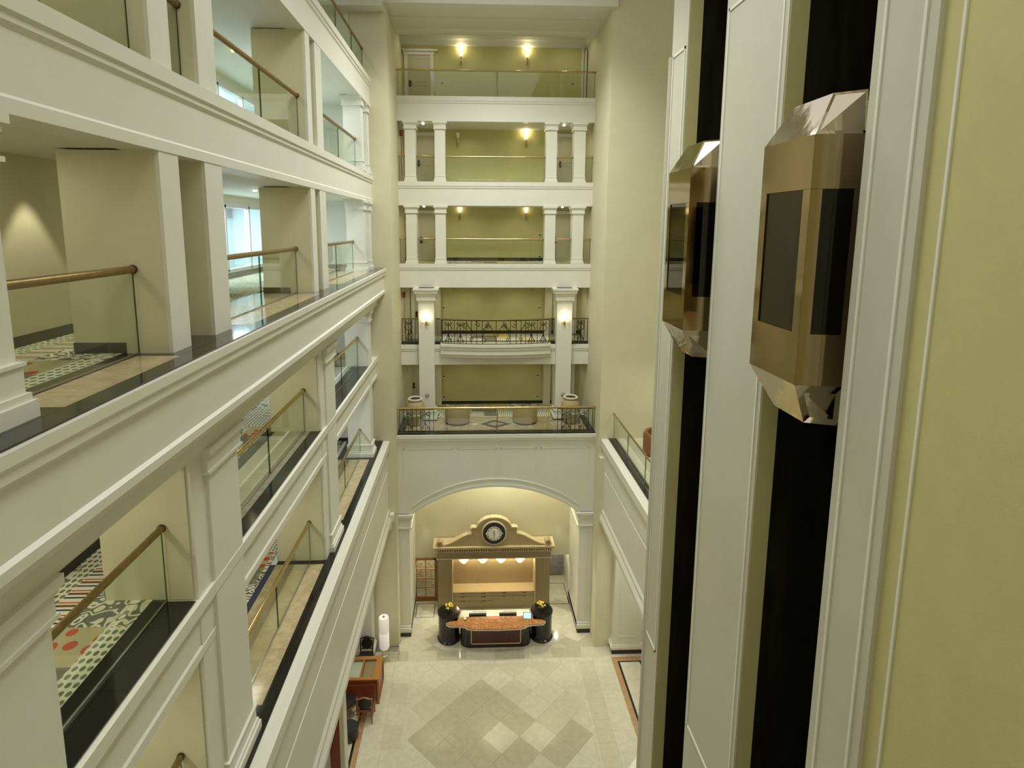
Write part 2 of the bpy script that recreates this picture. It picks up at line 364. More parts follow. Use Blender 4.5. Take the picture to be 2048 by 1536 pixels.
# downlights in the left ceilings
dl_first = None
def downlight(x, y, z, label):
    global dl_first
    if dl_first is None:
        t = thing('downlight', label, 'downlight', (x, y, z), group='recessed ceiling downlights')
        MB().lathe([(.055, -.012), (.075, -.012), (.075, 0), (.055, 0)], n=20).build('trim_ring', 'silver', t, True)
        MB().lathe([(.03, -.045), (.05, -.03), (.053, -.001)], n=16).build('bulb', 'downlight_glow', t)
        dl_first = t; return t
    return dup(dl_first, (x, y, z), label)
for x, y, z, l in ((-5.15, 19.4, L5-.94, 'recessed downlight glowing in the gallery ceiling above the pale blue window, middle storey'),
                   (-5.15, 20.5, L6-.94, 'recessed downlight in the upper left gallery ceiling above the blue window'),
                   (-4.7, 25.0, L6-.94, 'recessed downlight in the upper left gallery ceiling near the far white columns'),
                   (-1.95, 33.2, L6-.951, 'downlight above the left column pair of the second highest rear gallery'),
                   (3.8, 33.2, L6-.951, 'downlight above the right column pair of the second highest rear gallery'),
                   (-1.95, 33.2, L5-.951, 'downlight above the left column pair of the middle rear gallery'),
                   (3.8, 33.2, L5-.951, 'downlight above the right column pair of the middle rear gallery')):
    downlight(x, y, z, l)
spot((-5.3, 10.3, L5-1.0), 60, 1.0, .35)
spot((-5.3, 8.6, L4-.9), 40, 1.0, .35)
# gallery floors: slabs with ledge strips made of separate stone slabs
def gfloor(z, ledge, marble_in):
    fl = struct('floor', None)
    box('slab', 'ceiling_paint', fl, -7.6, -3.95, -2, 29, z-.7, z-.02)
    def strip(m, nm, x0, x1, y0, y1, step):
        y = y0
        while y < y1-.01:
            e = min(y+step, y1); box(nm, m, fl, x0+.002, x1-.002, y+.0025, e-.0025, z-.03, z); y = e
    if ledge == 'wide':
        strip('black_granite', 'granite_slab', -3.38 if z == L2 else -3.18, -3.60 if z == L2 else -3.40, 2.0, 28.98, 1.55) if False else None
        x0 = -3.58 if z == L2 else -3.40; x1 = -3.36 if z == L2 else -3.17
        strip('black_granite', 'granite_slab', x0, x1, 2.0, 28.98, 1.55)
        for a, b_ in ((6.5, 9.15), (12.15, 17.85), (20.75, 26.55)):
            strip('tan_marble', 'marble_slab', -3.9, x0, a, b_, .6)
            strip('black_granite' if a < 10 else 'tan_marble', 'granite_slab' if a < 10 else 'marble_slab', -4.12 if a < 10 else -4.72, -3.9, a, b_, .9)
        for a, b_ in ((2.0, 6.5), (9.15, 12.15), (17.85, 20.75), (26.55, 28.98)):
            strip('black_granite', 'granite_slab', -4.72, x0, a, b_, .9)
        for a, b_ in ((12.15, 17.85), (20.75, 26.55)): strip('navy' if z == L2 else 'black_granite', 'granite_slab', -4.95, -4.72, a, b_, 1.5)
    else:
        for a, b_ in ((6.2, 9.5), (11.55, 18.1), (20.0, 26.85)):
            if a > 10 and a < 12:
                strip('black_granite', 'granite_slab', -3.80, -3.565, a, b_, 1.3); strip('grey_marble', 'marble_slab', -4.02, -3.80, a, b_, 1.1)
                strip('lobby_mid', 'marble_slab', -4.62, -4.02, a, b_, .6); strip('black_granite', 'granite_slab', -4.85, -4.62, a, b_, 1.5)
            else:
                strip('black_granite', 'granite_slab', -3.86, -3.565, a, b_, 1.3); strip('black_granite', 'granite_slab', -4.15, -3.86, a, b_, 1.3)
        for a, b_ in ((9.5, 11.55), (18.1, 20.0), (26.85, 28.98)): strip('black_granite', 'granite_slab', -4.85, -3.98, a, b_, .9)
    MB().box(-5.6, -4.13, 2, 11.6, z-.02, z+.004).box(-5.9, -4.86, 11.6, 13, z-.02, z+.004).box(-6.95, -4.86, 13, 29, z-.02, z+.004).build('carpet', 'carpet', fl)
    return fl
gfloor(L4, 'wide', 0); gfloor(L2, 'wide', 0); gfloor(L3, 'narrow', 0); gfloor(L5, 'narrow', 0); gfloor(L6, 'narrow', 0)
# ================================================================= BALUSTRADES
def balustrade(label, x, y0, y1, z, splits, r=.045, m='handrail_bronze', zg=None, post=None, group='glass balustrades of the left galleries', name='glass_balustrade', axis='y', collar=(1, 1)):
    t = thing(name, label, 'balustrade', (x, y0, z) if axis == 'y' else (y0, x, z), 0, group, axis == 'y')
    Ln = y1-y0
    def P(a, h): return (0, a, h) if axis == 'y' else (a, 0, h)
    MB().tube([P(0, 1.0), P(Ln, 1.0)], r, 14).build('handrail', m, t, True)
    for k, yy in ((0, .0), (1, Ln)):
        if collar[k]: MB().tube([P(yy-.004 if k else yy, 1.0), P(yy+.004 if not k else yy-.03, 1.0)], r*1.18, 14).build('rail_collar', 'dark_collar', t, True)
    pts = [0]+list(splits)+[Ln]
    for a, b_ in zip(pts[:-1], pts[1:]):
        q = MB()
        if axis == 'y': q.box(-.006, .006, a+.03, b_-.03, .02, .965)
        else: q.box(a+.03, b_-.03, -.006, .006, .02, .965)
        g = q.build('glass_panel', 'glass', t)
        for yy in (a+.03, b_-.03):
            MB().box(*((-.007, .007, yy-.004, yy+.004) if axis == 'y' else (yy-.004, yy+.004, -.007, .007)), .02, .965).build('glass_edge', 'glass_edge', g)
    if axis == 'y': MB().box(-.012, .012, .02, Ln-.02, .001, .02).build('floor_channel', 'steel', t)
    else: MB().box(.02, Ln-.02, -.012, .012, .001, .02).build('floor_channel', 'steel', t)
    for s in splits:
        if post: MB().tube([P(s, .0), P(s, .97)], .02, 10).build('post', post, t, True)
    return t
for z, nm in ((L4, 'eye level'), (L5, 'second highest')):
    xg = -3.93 if z == L4 else -3.76
    balustrade('bronze railed glass balustrade in the nearest opening of the %s left gallery' % nm, xg, 6.17, 9.34, z, [])
    balustrade('short glass balustrade between the nearest pair of piers, %s left gallery' % nm, xg, 9.99, 10.91, z, [])
    balustrade('long glass balustrade in front of the blue window, %s left gallery' % nm, xg, 11.68, 17.94, z, [3.15])
    balustrade('short glass balustrade between the middle pair of piers, %s left gallery' % nm, xg, 18.47, 18.99, z, [])
    balustrade('glass balustrade before the far white columns, %s left gallery' % nm, xg, 19.79, 26.48, z, [3.4])
    balustrade('short glass balustrade between the far white columns, %s left gallery' % nm, xg, 27.07, 27.98, z, [])
for z, nm in ((L2, 'lowest'), (L3, 'second lowest')):
    balustrade('glass balustrade in the nearest opening of the %s left gallery' % nm, -3.93, 6.22, 9.53, z, [])
    balustrade('long glass balustrade in the middle opening of the %s left gallery' % nm, -3.93, 11.57, 18.05, z, [3.2], m='brass')
    balustrade('glass balustrade in the farthest opening of the %s left gallery' % nm, -3.93, 20.02, 26.83, z, [3.4], m='brass')
balustrade('glass balustrade of the topmost left gallery with a dark rail', -3.78, 8.0, 29.0, L6, [4, 8, 12, 15.5, 18.5], r=.04)
# ================================================================= END PIERS AND REAR GALLERIES
wr = struct('wall_rear')
box('pier', 'cream_wall', wr, -7.6, -4.2, 29.2, 29.6, L2-.5, 24.6)
box('pier', 'cream_wall', wr, -4.2, -2.93, 29.0, 36, 0, 26)
box('pier', 'cream_wall', wr, 6.2, 9.5, 29.0, 29.6, L2-.5, 26); box('pier', 'cream_wall', wr, 4.95, 6.2, 29.0, 36, 0, 26)
box('pier', 'cream_wall', wr, 4.95, 5.62, 28.6, 28.99, 0, L2-.7)
box('beam', 'white_paint', wr, -3.1, 5.1, 28.85, 29.3, Q(7.58), 26)
MB().prism_x([(30.6, Q(7.56)), (30.6, Q(7.53)), (32.2, Q(7.53)), (32.3, Q(7.47)), (32.45, Q(7.43)), (32.75, Q(7.43)), (32.75, Q(7.6)), (30.6, Q(7.6))], -2.93, 4.95).build('cornice', 'white_paint', wr)
box('rear_ceiling', 'ceiling_paint', wr, -2.93, 4.95, 29.3, 32.75, Q(7.585), Q(7.7))
box('rear_ceiling', 'ceiling_paint', wr, -2.93, 4.95, 32.6, 35.3, Q(7.95), Q(8.05))
def rear_beam(zt, h):
    p = [(32.45, zt), (32.45, zt-.17), (32.48, zt-.2), (32.48, zt-.25), (32.52, zt-.28), (32.52, zt-h), (32.95, zt-h), (32.95, zt)]
    MB().prism_x(p, -2.95, 4.97).build('fascia', 'white_paint', wr)
rear_beam(L6, .95); rear_beam(L5, .95); rear_beam(L4, .99); rear_beam(L3-.1, .86)
for z, m in ((L6, 'olive_shade_wall'), (L5, 'olive_shade_wall'), (L4, 'olive_shade_wall'), (L3, 'olive_shade_wall'), (L2, 'olive_shade_wall')):
    top = {L6: Q(7.95), L5: L6-.95, L4: L5-.95, L3: L4-.99, L2: L3-.96}[z]
    box('corridor_wall', m, wr, -3.0, 5.0, 35.18, 35.4, z, top)
    baseb(-3.0, 5.0, 35.18, 35.4, z, h=.15)
    if z > L2: box('slab', 'ceiling_paint', wr, -2.95, 4.97, 32.95, 35.2, z-(.95 if z > L3 else .9), z-.02)
    if z > L2: box('floor_strip', 'black_granite', wr, -2.93, 4.95, 32.55, 32.95, z-.02, z+.002)
    if z > L2: box('floor_strip', 'carpet', wr, -2.93, 4.95, 32.95, 35.18, z-.02, z+.002)
    if z == L6:
        b = MB()
        b.prism_x([(35.18, top), (34.95, top), (34.98, top-.12), (35.06, top-.2), (35.1, top-.36), (35.18, top-.4)], -2.93, 4.95)
        b.prism_y([(4.95, top), (4.72, top), (4.76, top-.12), (4.84, top-.2), (4.88, top-.36), (4.95, top-.4)], 33.0, 35.0)
        b.build('cornice', 'white_paint', wr)
    if z in (L2, L3):
        for x0, x1 in ((-1.6, -1.36), (3.30, 3.62)): box('pilaster', 'cream_wall', wr, x0, x1, 34.95, 35.2, z+.0, top)
        box('corridor_wall', 'cream_wall', wr, -2.95, -2.75, 34.7, 35.2, z, top)
# rear doors
dn = 1
def rear_door(x0, x1, z, lock_left=True, canopy=False):
    global dn
    d = struct('door_%d' % dn); dn += 1; h = 2.07
    b = MB().box(x0-.14, x0, 35.09, 35.18, z, z+h+.16).box(x1, x1+.14, 35.09, 35.18, z, z+h+.16).box(x0-.16, x1+.16, 35.08, 35.18, z+h, z+h+.14)
    if canopy: b.box(x0-.2, x1+.3, 35.0, 35.18, z+h+.14, z+h+.22)
    b.build('door_frame', 'white_paint', d)
    box('door_leaf', 'door_paint', d, x0, x1, 35.13, 35.17, z+.01, z+h)
    for (a, b_) in ((.15, .85), (.98, 1.92)):
        q = MB(); xa, xb = x0+.14, x1-.14
        for bb in ((xa, xb, z+a), (xa, xb, z+b_)): q.box(bb[0], bb[1], 35.115, 35.13, bb[2]-.015, bb[2]+.015)
        for xx_ in (xa, xb): q.box(xx_-.015, xx_+.015, 35.115, 35.13, z+a, z+b_)
        q.build('door_panel', 'door_paint', d)
    lx = x0+.1 if lock_left else x1-.1
    box('door_lock', 'lock_black', d, lx-.045, lx+.045, 35.08, 35.13, z+.78, z+1.04)
    MB().tube([(lx, 35.07, z+.9), (lx+(.16 if lock_left else -.16), 35.07, z+.9)], .014).build('door_handle', 'steel', d, True)
    return d
rear_door(-2.68, -1.72, L6, canopy=True); rear_door(-2.36, -1.50, L5); rear_door(3.78, 4.62, L5); rear_door(-2.30, -1.5, L4); rear_door(3.62, 4.45, L4)
rear_door(-2.72, -1.95, L2); rear_door(-2.55, -1.75, L3); rear_door(3.85, 4.62, L3, False); rear_door(3.85, 4.62, L2, False)
box('corner_trim', 'white_paint', wr, 4.72, 4.80, 35.1, 35.18, L6, Q(7.55)); box('corner_trim', 'white_paint', wr, 4.84, 4.9, 34.9, 35.18, L6, Q(7.4))
# rear columns
def column(label, x0, x1, z, h, s=.8, name='column', group='slim white columns of the rear galleries'):
    xc = (x0+x1)/2; hw = (x1-x0)/2
    t = thing(name, label, 'column', (xc, 32.84, z), 0, group)
    MB().box(-hw, hw, -hw, hw, .0, h).build('shaft', 'white_paint', t)
    capital(-hw, hw, -hw, hw, h, t, s); plinth(-hw, hw, -hw, hw, 0, t, s*.6); return t
for z, h, st in ((L5, L6-.95-L5, 'second highest'), (L4, L5-.95-L4, 'middle')):
    for x0, x1, pl in ((-2.65, -2.22, 'leftmost'), (-1.46, -1.04, 'second from the left'), (3.02, 3.45, 'third from the left'), (4.15, 4.61, 'rightmost')):
        column('slim square white column of the %s rear gallery, %s of its four' % (st, pl), x0, x1, z, h)
big = []
for x0, x1, sd in ((-2.17, -1.53, 'left'), (3.55, 4.19, 'right')):
    t = thing('tall_column', 'tall white square column with stepped capital through the two lower rear storeys, %s one' % sd, 'column', ((x0+x1)/2, 32.59, L2), 0, 'tall columns of the rear lounge')
    hw = .32; H = L4-.99-L2
    MB().box(-hw, hw, -hw, hw, 0, H).build('shaft', 'white_paint', t)
    c = MB()
    for d, a, h_ in ((.20, 0, .08), (.16, .08, .2), (.10, .2, .3), (.07, .3, .5), (.03, .5, .56)): c.box(-hw-d, hw+d, -hw-d, hw+d, H-h_, H-a)
    c.build('capital', 'white_paint', t); plinth(-hw, hw, -hw, hw, 0, t, .9); MB().box(-hw-.1, hw+.1, -hw-.1, hw+.1, 0, .05).build('base_stone', 'black_granite', t)
# rear balustrades
balustrade('wide glass balustrade with brass rail of the topmost rear gallery', 32.62, -2.93, 4.95, L6, [3.95], r=.035, m='brass', post='steel', axis='x', group='balustrades of the rear galleries')
for z, st in ((L5, 'second highest'), (L4, 'middle')):
    for a, b_, nm in ((-2.93, -2.67, 'at the far left wall'), (-2.2, -1.48, 'between the left column pair'), (-1.02, 3.0, 'in the wide centre bay'), (3.47, 4.13, 'between the right column pair'), (4.63, 4.95, 'at the far right wall')):
        balustrade('glass balustrade %s of the %s rear gallery' % (nm, st), 32.72, a, b_, z, [], r=.035, m='brass', axis='x', group='balustrades of the rear galleries')
# bowed balcony of the second lowest rear storey
def bow(x, y0=32.45, d=.68, xa=-1.28, xb=3.32):
    u = (x-(xa+xb)/2)/((xb-xa)/2); return y0-(.28+(d-.28)*(1-u*u)) if abs(u) <= 1 else y0
n_ = 16; xs = [-1.28+4.6*i/n_ for i in range(n_+1)]
bal = MB()
for off, za, zb in ((0, -.02, -.13), (-.07, -.13, -.26), (-.14, -.26, -.36), (-.10, -.36, -.46), (-.24, -.46, -.60)):
    pl = [(x, bow(x)-off) for x in xs]+[(3.32, 32.5), (-1.28, 32.5)]
    bal.prism_z(pl, L3+zb, L3+za)
bal.build('bowed_balcony', 'white_paint', wr)
MB().prism_z([(x, bow(x)+.03) for x in xs]+[(3.32, 32.6), (-1.28, 32.6)], L3-.02, L3+.004).build('balcony_floor', 'lobby_light', wr)
def spiral(cx, cy, r0, turns, a0, sgn=1, n=18):
    return [(cx+r0*(1-.85*i/n)*math.cos(a0+sgn*turns*2*PI*i/n), cy+r0*(1-.85*i/n)*math.sin(a0+sgn*turns*2*PI*i/n)) for i in range(n+1)]
def iron_panel(t, x0, x1, ypos, h0, h1, motifs, bars):
    fr = MB(); yp = ypos if callable(ypos) else (lambda x: ypos)
    xs_ = [x0+(x1-x0)*i/12 for i in range(13)]
    for hh, r in ((h0, .013), (h1, .018)): fr.tube([(x, yp(x), hh) for x in xs_], r, 6)
    fr.build('rail_bar', 'iron', t, True)
    for x in bars: MB().tube([(x, yp(x), h0), (x, yp(x), h1)], .014, 6).build('baluster', 'iron', t)
    for mo in motifs:
        for pts in mo: 
            s = MB().tube([(x, yp(x), z) for x, z in pts], .015, 5); s.build('scroll', 'iron', t, True)
def heart(cx, h0, h1, s=1):
    m = (h0+h1)/2; q = []
    for sg in (-1, 1):
        q.append(spiral(cx+sg*.085*s, h1-.14*s, .075*s, 1.15, PI/2 if sg > 0 else PI/2, -sg))
        q.append([(cx+sg*.15*s*math.sin(PI*k/10)+0, m-.02+(h1-.12-m)*k/10*.9) for k in range(11)])
        q.append(spiral(cx+sg*.085*s, h0+.10*s, .065*s, 1.1, -PI/2, sg))
        q.append([(cx+sg*.12*s*(1-k/8)**2, h0+.12+(m-h0-.12)*k/8) for k in range(9)])
    q.append([(cx, h0), (cx, (h0+h1)/2), (cx, h1-.06)])
    return q
bt = thing('wrought_iron_railing', 'bowed black wrought iron railing with scrolls and brass rail on the central rear balcony', 'railing', (0, 0, L3), 0, 'wrought iron railings', True)
cxm = 1.02; big_s = []
for sg in (-1, 1):
    big_s += [spiral(cxm+sg*.32, .78, .14, 1.2, PI/2, -sg), [(cxm+sg*(.28+.9*k/12), .93-.45*math.sin(PI*k/12*.9)) for k in range(13)],
              spiral(cxm+sg*1.22, .80, .13, 1.2, -PI/2, sg), spiral(cxm+sg*.75, .80, .11, 1.1, PI, sg), spiral(cxm+sg*1.0, .22, .10, 1.1, -PI/2, sg), spiral(cxm+sg*.5, .20, .10, 1.1, -PI/2, -sg),
              [(cxm+sg*(.05+.5*k/10), .30+.5*math.sin(PI*k/10)) for k in range(11)], spiral(cxm+sg*.8, .955, .05, 1, 0, 1, 12)]
iron_panel(bt, -1.2, 3.24, lambda x: bow(x)+.06, .02, .99, [big_s, heart(-.95, .02, .98), heart(-.45, .02, .98), heart(2.49, .02, .98), heart(2.99, .02, .98)],
           [-1.2, -.7, -.2, 0, .22, .45, 1.02, 1.6, 1.85, 2.05, 2.24, 2.74, 3.24])
MB().tube([(x, bow(x)+.06, 1.03) for x in xs[0:]], .022, 8).build('handrail', 'brass', bt, True)
for a, b_, nm, hs in ((-2.9, -2.2, 'left of the left tall column', [-2.62]), (4.22, 4.93, 'right of the right tall column', [4.62]), (-1.5, -1.22, 'beside the left tall column', []), (3.26, 3.52, 'beside the right tall column', [])):
    t = thing('wrought_iron_railing', 'black wrought iron railing %s on the balcony storey' % nm, 'railing', (0, 0, L3), 0, 'wrought iron railings', True)
    iron_panel(t, a, b_, 32.62, .02, .99, [heart(h, .02, .98) for h in hs], [a+.02+(b_-a-.04)*k/5 for k in range(6)])
    MB().tube([(a, 32.62, 1.01), (b_, 32.62, 1.01)], .015, 8).build('handrail', 'brass', t, True)
# ---- lowest rear storey: lounge floor, arch
CX = .98
arch = MB()
def az(x):
    hw_ = 3.35; u = (x-CX)/hw_
    R_ = (hw_**2+1.12**2)/(2*1.12)
    return Q(-11.47)+math.sqrt(max(R_*R_-(x-CX)**2, 0))-(R_-1.12)
na = 40; ax = [CX-3.35+6.7*i/na for i in range(na+1)]
def arch_strip(b, y0, y1, f_lo, f_hi, xs_):
    for a, c in zip(xs_[:-1], xs_[1:]):
        b.rings([[(a, y0, f_lo(a)), (c, y0, f_lo(c)), (c, y1, f_lo(c)), (a, y1, f_lo(a))], [(a, y0, f_hi(a)), (c, y0, f_hi(c)), (c, y1, f_hi(c)), (a, y1, f_hi(a))]])
arch_strip(arch, 29.95, 30.3, az, lambda x: L2-.3, ax)
arch.box(-2.93, CX-3.35, 29.95, 30.3, Q(-11.47), L2-.3).box(CX+3.35, 4.95, 29.95, 30.3, Q(-11.47), L2-.3)
arch.build('arch_face', 'white_paint', wr)
for d0, d1, yy in ((0, .12, 29.9), (.12, .30, 29.925), (.30, .36, 29.9)):
    b = MB(); arch_strip(b, yy, 29.96, lambda x: az(x)+d0, lambda x: az(x)+d1, ax); b.build('archivolt', 'white_paint', wr)
MB().prism_x([(30.4, L2-.02), (29.76, L2-.02), (29.76, L2-.16), (29.82, L2-.22), (29.82, L2-.27), (29.9, L2-.34), (29.95, L2-.5), (30.4, L2-.5)], -2.95, 4.97).build('parapet_cap', 'white_paint', wr)
for xa, xb in ((-2.7, -.75), (-.55, 1.0), (1.15, 2.6), (2.75, 4.7)):      # faint raised panels on the arch face
    b = MB(); zt, zb = L2-.62, L2-1.75
    b.box(xa, xb, 29.93, 29.955, zt-.03, zt)
    for x in (xa, xb-.03): b.box(x, x+.03, 29.93, 29.955, max(az(min(max(x, CX-3.3), CX+3.3))+.38, zb), zt)
    b.build('panel_moulding', 'white_paint', wr)
for x0, x1 in ((-2.93, -2.5), (4.4, 4.95)):     # arch piers with inner side walls
    box('arch_pier', 'white_paint', wr, x0, x1, 29.9, 32.95, .22, Q(-11.47))
    box('arch_pier_base', 'base_dark', wr, x0-.0, x1+.0, 29.72, 32.95, 0, .16)
    b = MB()
    for d, a, h in ((.14, 0, .10), (.09, .10, .22), (.05, .22, .55), (.09, .55, .6)): b.box(x0, x1+d*(x0 < 0), 29.9-d, 32.9, Q(-11.47)-h, Q(-11.47)-a) if x0 < 0 else b.box(x0-d, x1, 29.9-d, 32.9, Q(-11.47)-h, Q(-11.47)-a)
    b.build('capital', 'white_paint', wr)
    b = MB().box(x0, x1, 29.76, 32.9, .16, .34); b.box(x0, x1, 29.82, 32.9, .34, .42); b.build('plinth', 'white_paint', wr)
    for u in (.08, .35): box('panel_moulding', 'white_paint', wr, x0+u, x0+u+.02, 29.885, 29.9, .6, 4.5)
lf = struct('floor')
box('slab', 'ceiling_paint', lf, -2.93, 4.95, 30.3, 35.4, L2-.6, L2-.025)
box('border_stone', 'black_granite', lf, -2.93, 4.95, 29.85, 30.38, L2-.025, L2)
for x0, x1 in ((-2.93, -2.66), (4.68, 4.95)): box('border_stone', 'black_granite', lf, x0, x1, 30.38, 32.9, L2-.025, L2)
ti = 0
for i in range(6):
    for j in range(2):
        xa = -2.66+i*7.34/6; ya = 30.38+j*1.11
        box('marble_tile', 'tan_marble', lf, xa+.004, xa+7.34/6-.004, ya+.004, ya+1.106, L2-.025, L2)
MB().prism_z([(.38, 31.4), (CX, 30.75), (1.62, 31.4), (CX, 32.1)], L2, L2+.004).build('inlay', 'base_dark', lf)
MB().prism_z([(.62, 31.4), (CX, 31.05), (1.38, 31.4), (CX, 31.8)], L2+.004, L2+.007).build('inlay', 'border_tan', lf)
for sx in (-1, 1): MB().prism_z([(CX+sx*.68, 31.4), (CX+sx*.86, 31.2), (CX+sx*1.04, 31.4), (CX+sx*.86, 31.6)], L2, L2+.004).build('inlay', 'lobby_light', lf)
MB().box(-2.66, 4.68, 32.62, 35.18, L2-.025, L2+.005).build('carpet', 'carpet', lf)
balustrade('brass railed glass balustrade in front of the rear lounge armchairs', 30.12, -2.93, 4.95, L2, [1.95, 3.95, 5.95], r=.045, m='brass', axis='x', post=None, group='balustrades of the rear galleries')
ps = MB().tube([(0, 0, 0), (0, 0, .97)], .025, 10).build('railing_post', 'steel', None, True, 0, True); ps.location = (CX+.05, 30.03*YS, L2); tag(ps, 'polished steel post at the middle of the lounge balustrade', 'post')
for a, b_, nm in ((-2.85, -1.5, 'left'), (3.45, 4.87, 'right')):
    t = thing('wrought_iron_railing', 'scrolled black iron screen before the clay urn at the %s end of the rear lounge' % nm, 'railing', (0, 0, L2), 0, 'wrought iron railings', True)
    w_ = b_-a
    iron_panel(t, a, b_, 30.22, .03, .92, [heart(a+w_*.25, .03, .92, 1.25), heart(a+w_*.75, .03, .92, 1.25)], [a, a+w_*.12, a+w_*.38, a+w_*.5, a+w_*.62, a+w_*.88, b_])
# urns
ur = thing('clay_urn', 'large clay urn with pale rim at the left end of the rear lounge', 'urn', (-2.3, 31.42, L2), 0, 'clay urns of the rear lounge')
MB().lathe([(.18, 0), (.24, .03), (.34, .3), (.40, .6), (.38, .85), (.28, 1.02), (.25, 1.07)], n=28).build('urn_body', 'clay', ur, True)
MB().lathe([(.25, 1.05), (.30, 1.07), (.31, 1.12), (.27, 1.15), (.22, 1.13), (.2, 1.09)], n=28).build('urn_rim', 'clay_pale', ur, True)
MB().lathe([(.2, 1.10), (.2, 1.115)], n=20).build('urn_mouth_shade', 'hollow_shade', ur)  # flat dark disc closes the mouth, painting the shade inside the urn
MB().lathe([(.382, .44), (.40, .47), (.40, .50), (.39, .53)], n=28).build('urn_band', 'clay_pale', ur, True)
dup(ur, (4.13, 31.55, L2), 'large clay urn with pale rim at the right end of the rear lounge')
# armchairs
def armchair(name, label, loc, rz, m, group=None, s=1.0):
    t = thing(name, label, 'armchair', loc, rz, group)
    n = 20; out = [(.50*s*math.cos(a), .46*s*math.sin(a)) for a in [PI*.0+PI*i/n for i in range(n+1)]]
    pl = [(.50*s, -.42*s)]+out+[(-.50*s, -.42*s), (-.36*s, -.42*s)]+[(-.36*s*math.cos(PI*i/n), .32*s*math.sin(PI*i/n)) for i in range(n+1)]+[(.36*s, -.42*s)]
    # curved shell: back at +y, built in quads so that the top rolls outward
    sh = MB(); N_ = 26; inner = []; outer = []
    for i in range(N_+1):
        a = -PI*.22+(PI*1.44)*i/N_; hgt = .82 if .2 < i/N_ < .8 else .64+.18*min(1, min(i, N_-i)/(N_*.2))
        outer.append((.52*s*math.cos(a), .46*s*math.sin(a)+.02, hgt)); inner.append((.38*s*math.cos(a), .33*s*math.sin(a)+.02, hgt))
    for i in range(N_):
        a, b2, c_, d = outer[i], outer[i+1], inner[i+1], inner[i]
        sh.rings([[(a[0]*.99, a[1]*.99, .08), (b2[0]*.99, b2[1]*.99, .08), (c_[0], c_[1], .08), (d[0], d[1], .08)],
                  [(a[0], a[1], a[2]-.1), (b2[0], b2[1], b2[2]-.1), (c_[0], c_[1], c_[2]-.1), (d[0], d[1], d[2]-.1)],
                  [((a[0]+d[0])/2*1.06, (a[1]+d[1])/2*1.06, a[2]), ((b2[0]+c_[0])/2*1.06, (b2[1]+c_[1])/2*1.06, b2[2]), (c_[0]*1.03, c_[1]*1.03, c_[2]-.02), (d[0]*1.03, d[1]*1.03, d[2]-.02)]])
    bmv = sh.build('backrest', m, t, True)
    MB().box(-.37*s, .37*s, -.46*s, .30*s, .08, .30).build('seat_base', m, t, bevel=.02)
    MB().box(-.36*s, .36*s, -.48*s, .28*s, .30, .44).build('seat_cushion', m, t, bevel=.04)
    for x, y in ((-.36, -.36), (.36, -.36), (-.33, .3), (.33, .3)): MB().tube([(x*s, y*s, 0), (x*s, y*s, .09)], .025, 8).build('leg', 'base_dark', t)
    return t
armchair('armchair', 'tan leather tub armchair seen from behind, left of the two in the rear lounge', (-.58, 31.74, L2), PI, 'leather', 'tan armchairs of the rear lounge', 1.0)
armchair('armchair', 'tan leather tub armchair seen from behind, right of the two in the rear lounge', (2.24, 31.74, L2), PI, 'leather', 'tan armchairs of the rear lounge', 1.0)
armchair('armchair', 'brown leather armchair on the right balcony behind the glass balustrade', (6.75, 26.9, L2), PI*.25, 'leather_brown', None, 1.1)
# wall sconces
def sconce(label, loc, lit=True, grp='corridor wall sconces'):
    t = thing('wall_sconce', label, 'lamp', loc, 0, grp)
    MB().lathe([(.015, -.34), (.03, -.3), (.028, -.24), (.045, -.2), (.03, -.16), (.03, 0), (.045, .02)], (0, -.09, 0), 12).build('stem', 'brass', t, True)
    MB().tube([(0, 0, -.2), (0, -.09, -.2)], .015, 8).build('bracket', 'brass', t)
    MB().lathe([(.035, 0), (.05, .06), (.065, .16), (.085, .24), (.075, .24), (.055, .16), (.035, .03)], (0, -.09, .0), 16).build('shade', 'lamp_glow' if lit else 'frosted', t, True)
    if lit: point((loc[0], loc[1]-.16, loc[2]+.34), 5.5, r=.05)
    return t
sconce('lit brass sconce on the topmost rear corridor wall, left one', (-.42, 35.18, Q(7.12)))
sconce('lit brass sconce on the topmost rear corridor wall, right one', (2.38, 35.18, Q(7.12)))
sconce('unlit sconce with pale cone shade on the second highest rear corridor wall', (-.57, 35.18, Q(3.75)), False)
sconce('lit sconce on the second highest rear corridor wall', (2.37, 35.18, Q(3.75)))
sconce('lit sconce on the middle rear corridor wall, left one', (-.5, 35.18, Q(.62)))
sconce('lit sconce on the middle rear corridor wall, right one', (2.42, 35.18, Q(.62)))
sconce('sconce half hidden under the beam of the balcony storey, left one', (-.8, 35.18, Q(-2.5)), False)
sconce('sconce half hidden under the beam of the balcony storey, right one', (2.73, 35.18, Q(-2.5)), False)
